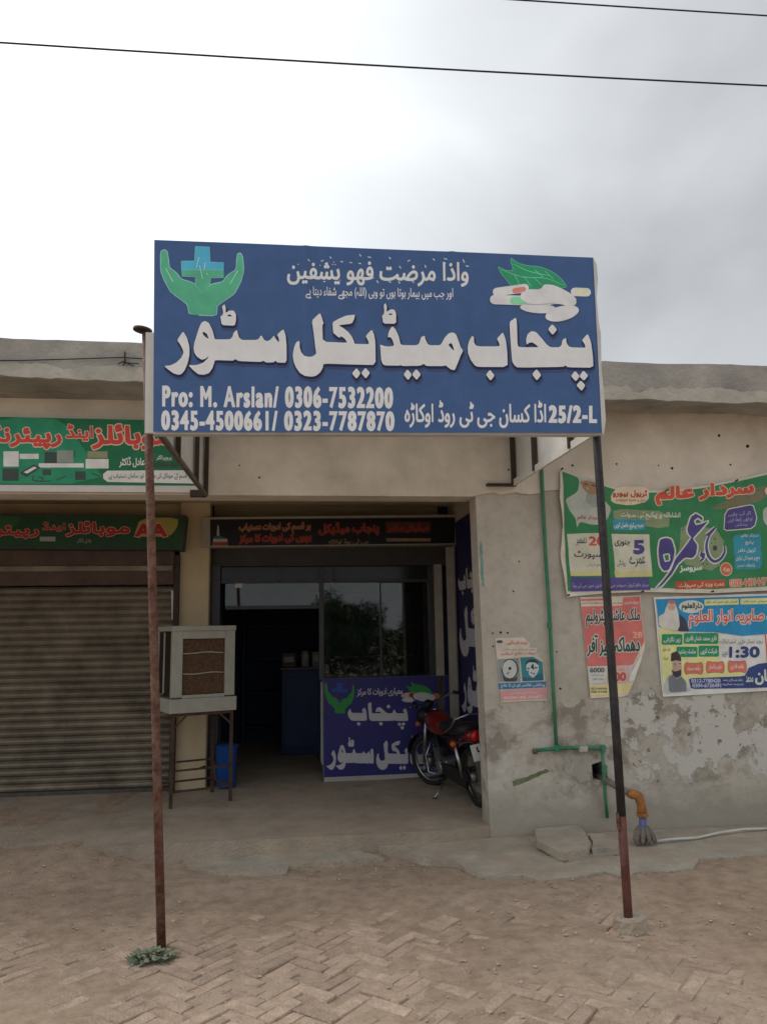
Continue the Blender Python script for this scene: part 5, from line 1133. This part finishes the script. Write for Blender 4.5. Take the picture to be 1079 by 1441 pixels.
HP.poly(hz([(138,990),(850,945),(856,1110),(160,1142)]), K(176, 124, 128), 1, 0, 'printed_shape'); HP.text(ur('معلومات کیلئے رابطہ کریں'), bx(hz, (300, 1010, 700, 1050)), K(190, 170, 166), 2, .02, -.03); HP.text('0300-4455667', bx(hz, (200, 1080, 780, 1120)), K(190, 170, 166), 2, .03, -.03)

# ============================================================ overhead wires
M_WIRE = mat('black_cable', (.02, .02, .022), .6, .1)
def wire(label, pts, Y, r):
    P = [onY(x, y, Y) for x, y in pts]
    tag(MB().tube(P, r, 6).build('overhead_cable', M_WIRE, smooth=True), label, 'cable', 'cables strung above the roof')
def par(x0, y0, x1, y1, sag, n=14): return [(x0+(x1-x0)*k/n, y0+(y1-y0)*k/n+sag*4*(k/n)*(1-k/n)) for k in range(n+1)]
wire('lower black cable crossing the whole sky', par(-700, 10, 1700, 147, 12), 6.6, .0085)
wire('upper black cable cutting the top right corner of the sky', par(-300, -74, 1700, 58, 6), 7.2, .0085)
tag(MB().tube([onY(x, y, YR-.02) for x, y in [(-200, 512), (-60, 508), (40, 507), (110, 505), (172, 503), (206, 505), (280, 509)]], .004, 6).build('roof_edge_wire', M_WIRE, smooth=True), 'thin loose wire along the roof edge left of the signboard', 'wire')
jb = MB(); jb.tube([onY(176, 495, YR-.03), onY(176.5, 512, YR-.03)], .006, 6); 
for k in range(5): jb.tube([onY(176, 508+k*.6, YR-.03), onY(166+k*7.5, 512+(k % 2)*3, YR-.035)], .0045, 5)
tag(jb.build('wire_clamp', M_WIRE), 'dark twisted wire clamp on the roof edge left of the signboard', 'clamp')

# ============================================================ plants
M_LEAF = mat('weed_leaf', (.12, .19, .115), .7, .25, 20, dust=.45)
wd = empty('weed_plant', onZ(222, 1350, 0)); tag(wd, 'low dusty green weed growing round the rusty pole foot', 'plant')
rn = random.Random(11); lv = 0
for k in range(150):
    a = rn.uniform(0, 6.28); rr = .10*math.sqrt(rn.random()); x, y = wd.location.x-.03+rr*math.cos(a)*1.15, wd.location.y-.015+rr*math.sin(a)*.8
    z = .008+.042*(1-rr/.14)*rn.random()+.008; l = rn.uniform(.011, .024); w = l*.55; tl_ = rn.uniform(-.5, .7); az = a+rn.uniform(-.9, .9)
    d = Vector((math.cos(az)*math.cos(tl_), math.sin(az)*math.cos(tl_), math.sin(tl_))); sd = Vector((-math.sin(az), math.cos(az), 0)); c = Vector((x, y, z)); up_ = d.cross(sd)
    MB().add([c-d*l, c-d*.3*l+sd*w-up_*.004, c+d*.6*l+sd*w*.8-up_*.003, c+d*l, c+d*.6*l-sd*w*.8-up_*.003, c-d*.3*l-sd*w-up_*.004, c], [(0, 1, 6), (1, 2, 6), (2, 3, 6), (3, 4, 6), (4, 5, 6), (5, 0, 6)]).build('leaf', M_LEAF, wd, fixn=False)
for k in range(7):
    a = k*.9; MB().tube([wd.location+Vector((0, 0, -.01)), wd.location+Vector((.05*math.cos(a), .04*math.sin(a), .02)), wd.location+Vector((.11*math.cos(a), .08*math.sin(a), .022))], .0025, 5).build('stem', M_LEAF, wd)
# trees across the road behind the camera: they stand in the shop glass as reflections
M_TREE = mat('tree_leaf', (.05, .085, .028), .7, .3, 3); M_BARK = mat('tree_bark', (.11, .08, .055), .9, .3, 8)
def tree(label, x, y, h, rx, rz2, seed):
    rn = random.Random(seed); t = empty('roadside_tree', (x, y, 0)); tag(t, label, 'tree', 'trees across the road')
    tr = MB().tube([(x, y, -.1), (x+.1, y, h*.2), (x+.05, y+.1, h*.42), (x+.2, y, h*.7)], .2, 10, radii=[.26, .2, .16, .07])
    for k in range(6):
        a = k*1.05; tr.tube([(x+.06, y+.05, h*(.3+.05*k)), (x+rx*.4*math.cos(a), y+rx*.4*math.sin(a), h*(.5+.04*k)), (x+rx*.7*math.cos(a), y+rx*.7*math.sin(a), h*(.6+.05*k))], .06, 6, radii=[.09, .06, .025])
    tr.build('trunk', M_BARK, t, smooth=True)
    cl = [(rn.uniform(-1, 1), rn.uniform(-1, 1), rn.uniform(-1, 1)) for _ in range(60)]; cl = [c for c in cl if sum(v*v for v in c) < 1][:26]
    lf = MB()
    for k in range(7000):
        c = cl[rn.randrange(len(cl))]; r_ = .38*rn.random()**.4; th, ph_ = rn.uniform(0, 6.28), math.acos(rn.uniform(-1, 1))
        p = Vector((x+rx*(c[0]*.75+r_*math.sin(ph_)*math.cos(th)), y+rx*(c[1]*.75+r_*math.sin(ph_)*math.sin(th)), h-rz2+rz2*(c[2]*.75+r_*math.cos(ph_))))
        u = Vector((rn.gauss(0, 1), rn.gauss(0, 1), rn.gauss(0, 1))).normalized(); v = u.orthogonal().normalized(); s_ = rn.uniform(.06, .13)
        lf.add([p-u*s_, p+v*s_*.5, p+u*s_, p-v*s_*.5], [(0, 1, 2, 3)])
    lf.build('crown', M_TREE, t, fixn=False)
for i, (lb, x, h, rx_) in enumerate((('broad dark tree reflected in the right shop window', 3.3, 4.1, 2.3), ('low dark tree reflected at the left edge of the shop glass', -4.5, 3.0, 2.6), ('second dark tree reflected right of the broad one in the shop window', 7.9, 3.3, 2.6), ('far right dark tree reflected at the edge of the shop window', 12.6, 3.2, 2.6))):
    tree(lb, x, -26-.6*i, h, rx_, h*.48, 1+i)

# added unseen hedge behind the camera: darkens the lower shop glass as a reflection
rn = random.Random(77); lf = MB()
for k in range(9000):
    p = Vector((rn.uniform(-2.5, 6.5), -9+rn.gauss(0, .22), 1.62*rn.random()**.8+.06*math.sin(k)))
    u = Vector((rn.gauss(0, 1), rn.gauss(0, 1), rn.gauss(0, 1))).normalized(); v = u.orthogonal().normalized(); s_ = rn.uniform(.04, .085)
    lf.add([p-u*s_, p+v*s_*.6, p+u*s_, p-v*s_*.6], [(0, 1, 2, 3)])
hg = lf.build('added_reflection_hedge', M_TREE, fixn=False); tag(hg, 'unseen dark hedge added behind the camera to darken the lower shop window', 'hedge')
# white cable behind the cooler stand
tag(MB().tube([onY(x, y, YC-.05) for x, y in ((304, 985), (302, 1010), (299, 1035), (301, 1065), (303, 1095))], .005, 6).build('hanging_cable', mat('white_pvc', (0, 0, 0)), smooth=True), 'thin white cable hanging behind the cooler stand', 'cable')
# loose crumbs of mortar and stone on the yard
rn = random.Random(5); gr_ = MB(); OC = [(1, 0, 0), (-1, 0, 0), (0, 1, 0), (0, -1, 0), (0, 0, 1), (0, 0, -1)]; OF = [(0, 2, 4), (2, 1, 4), (1, 3, 4), (3, 0, 4), (2, 0, 5), (1, 2, 5), (3, 1, 5), (0, 3, 5)]
n_ = 0
while n_ < 2600:
    x, y = rn.uniform(-2.6, 4), rn.uniform(3.0, 5.9)
    if fbm(x, y, 1.4, 3, 2.2) < rn.uniform(-.35, .5): continue
    r_ = .0022+.009*rn.random()**4; z = dirt_z(x, y)+r_*.4+.003
    M = Matrix.Translation((x, y, z)) @ Matrix.Rotation(rn.uniform(0, 6), 4, 'Z') @ Matrix.Rotation(rn.uniform(0, 1), 4, 'X')
    gr_.add([M @ Vector((a*r_*rn.uniform(.8, 1.8), b*r_*rn.uniform(.6, 1.2), c*r_*rn.uniform(.4, .8))) for a, b, c in OC], OF); n_ += 1
tag(gr_.build('gravel', mat('pale_crumbs', (.44, .37, .29), .95, .3, 60), fixn=False), 'pale crumbs of mortar and grit scattered over the yard', 'gravel', kind='stuff')
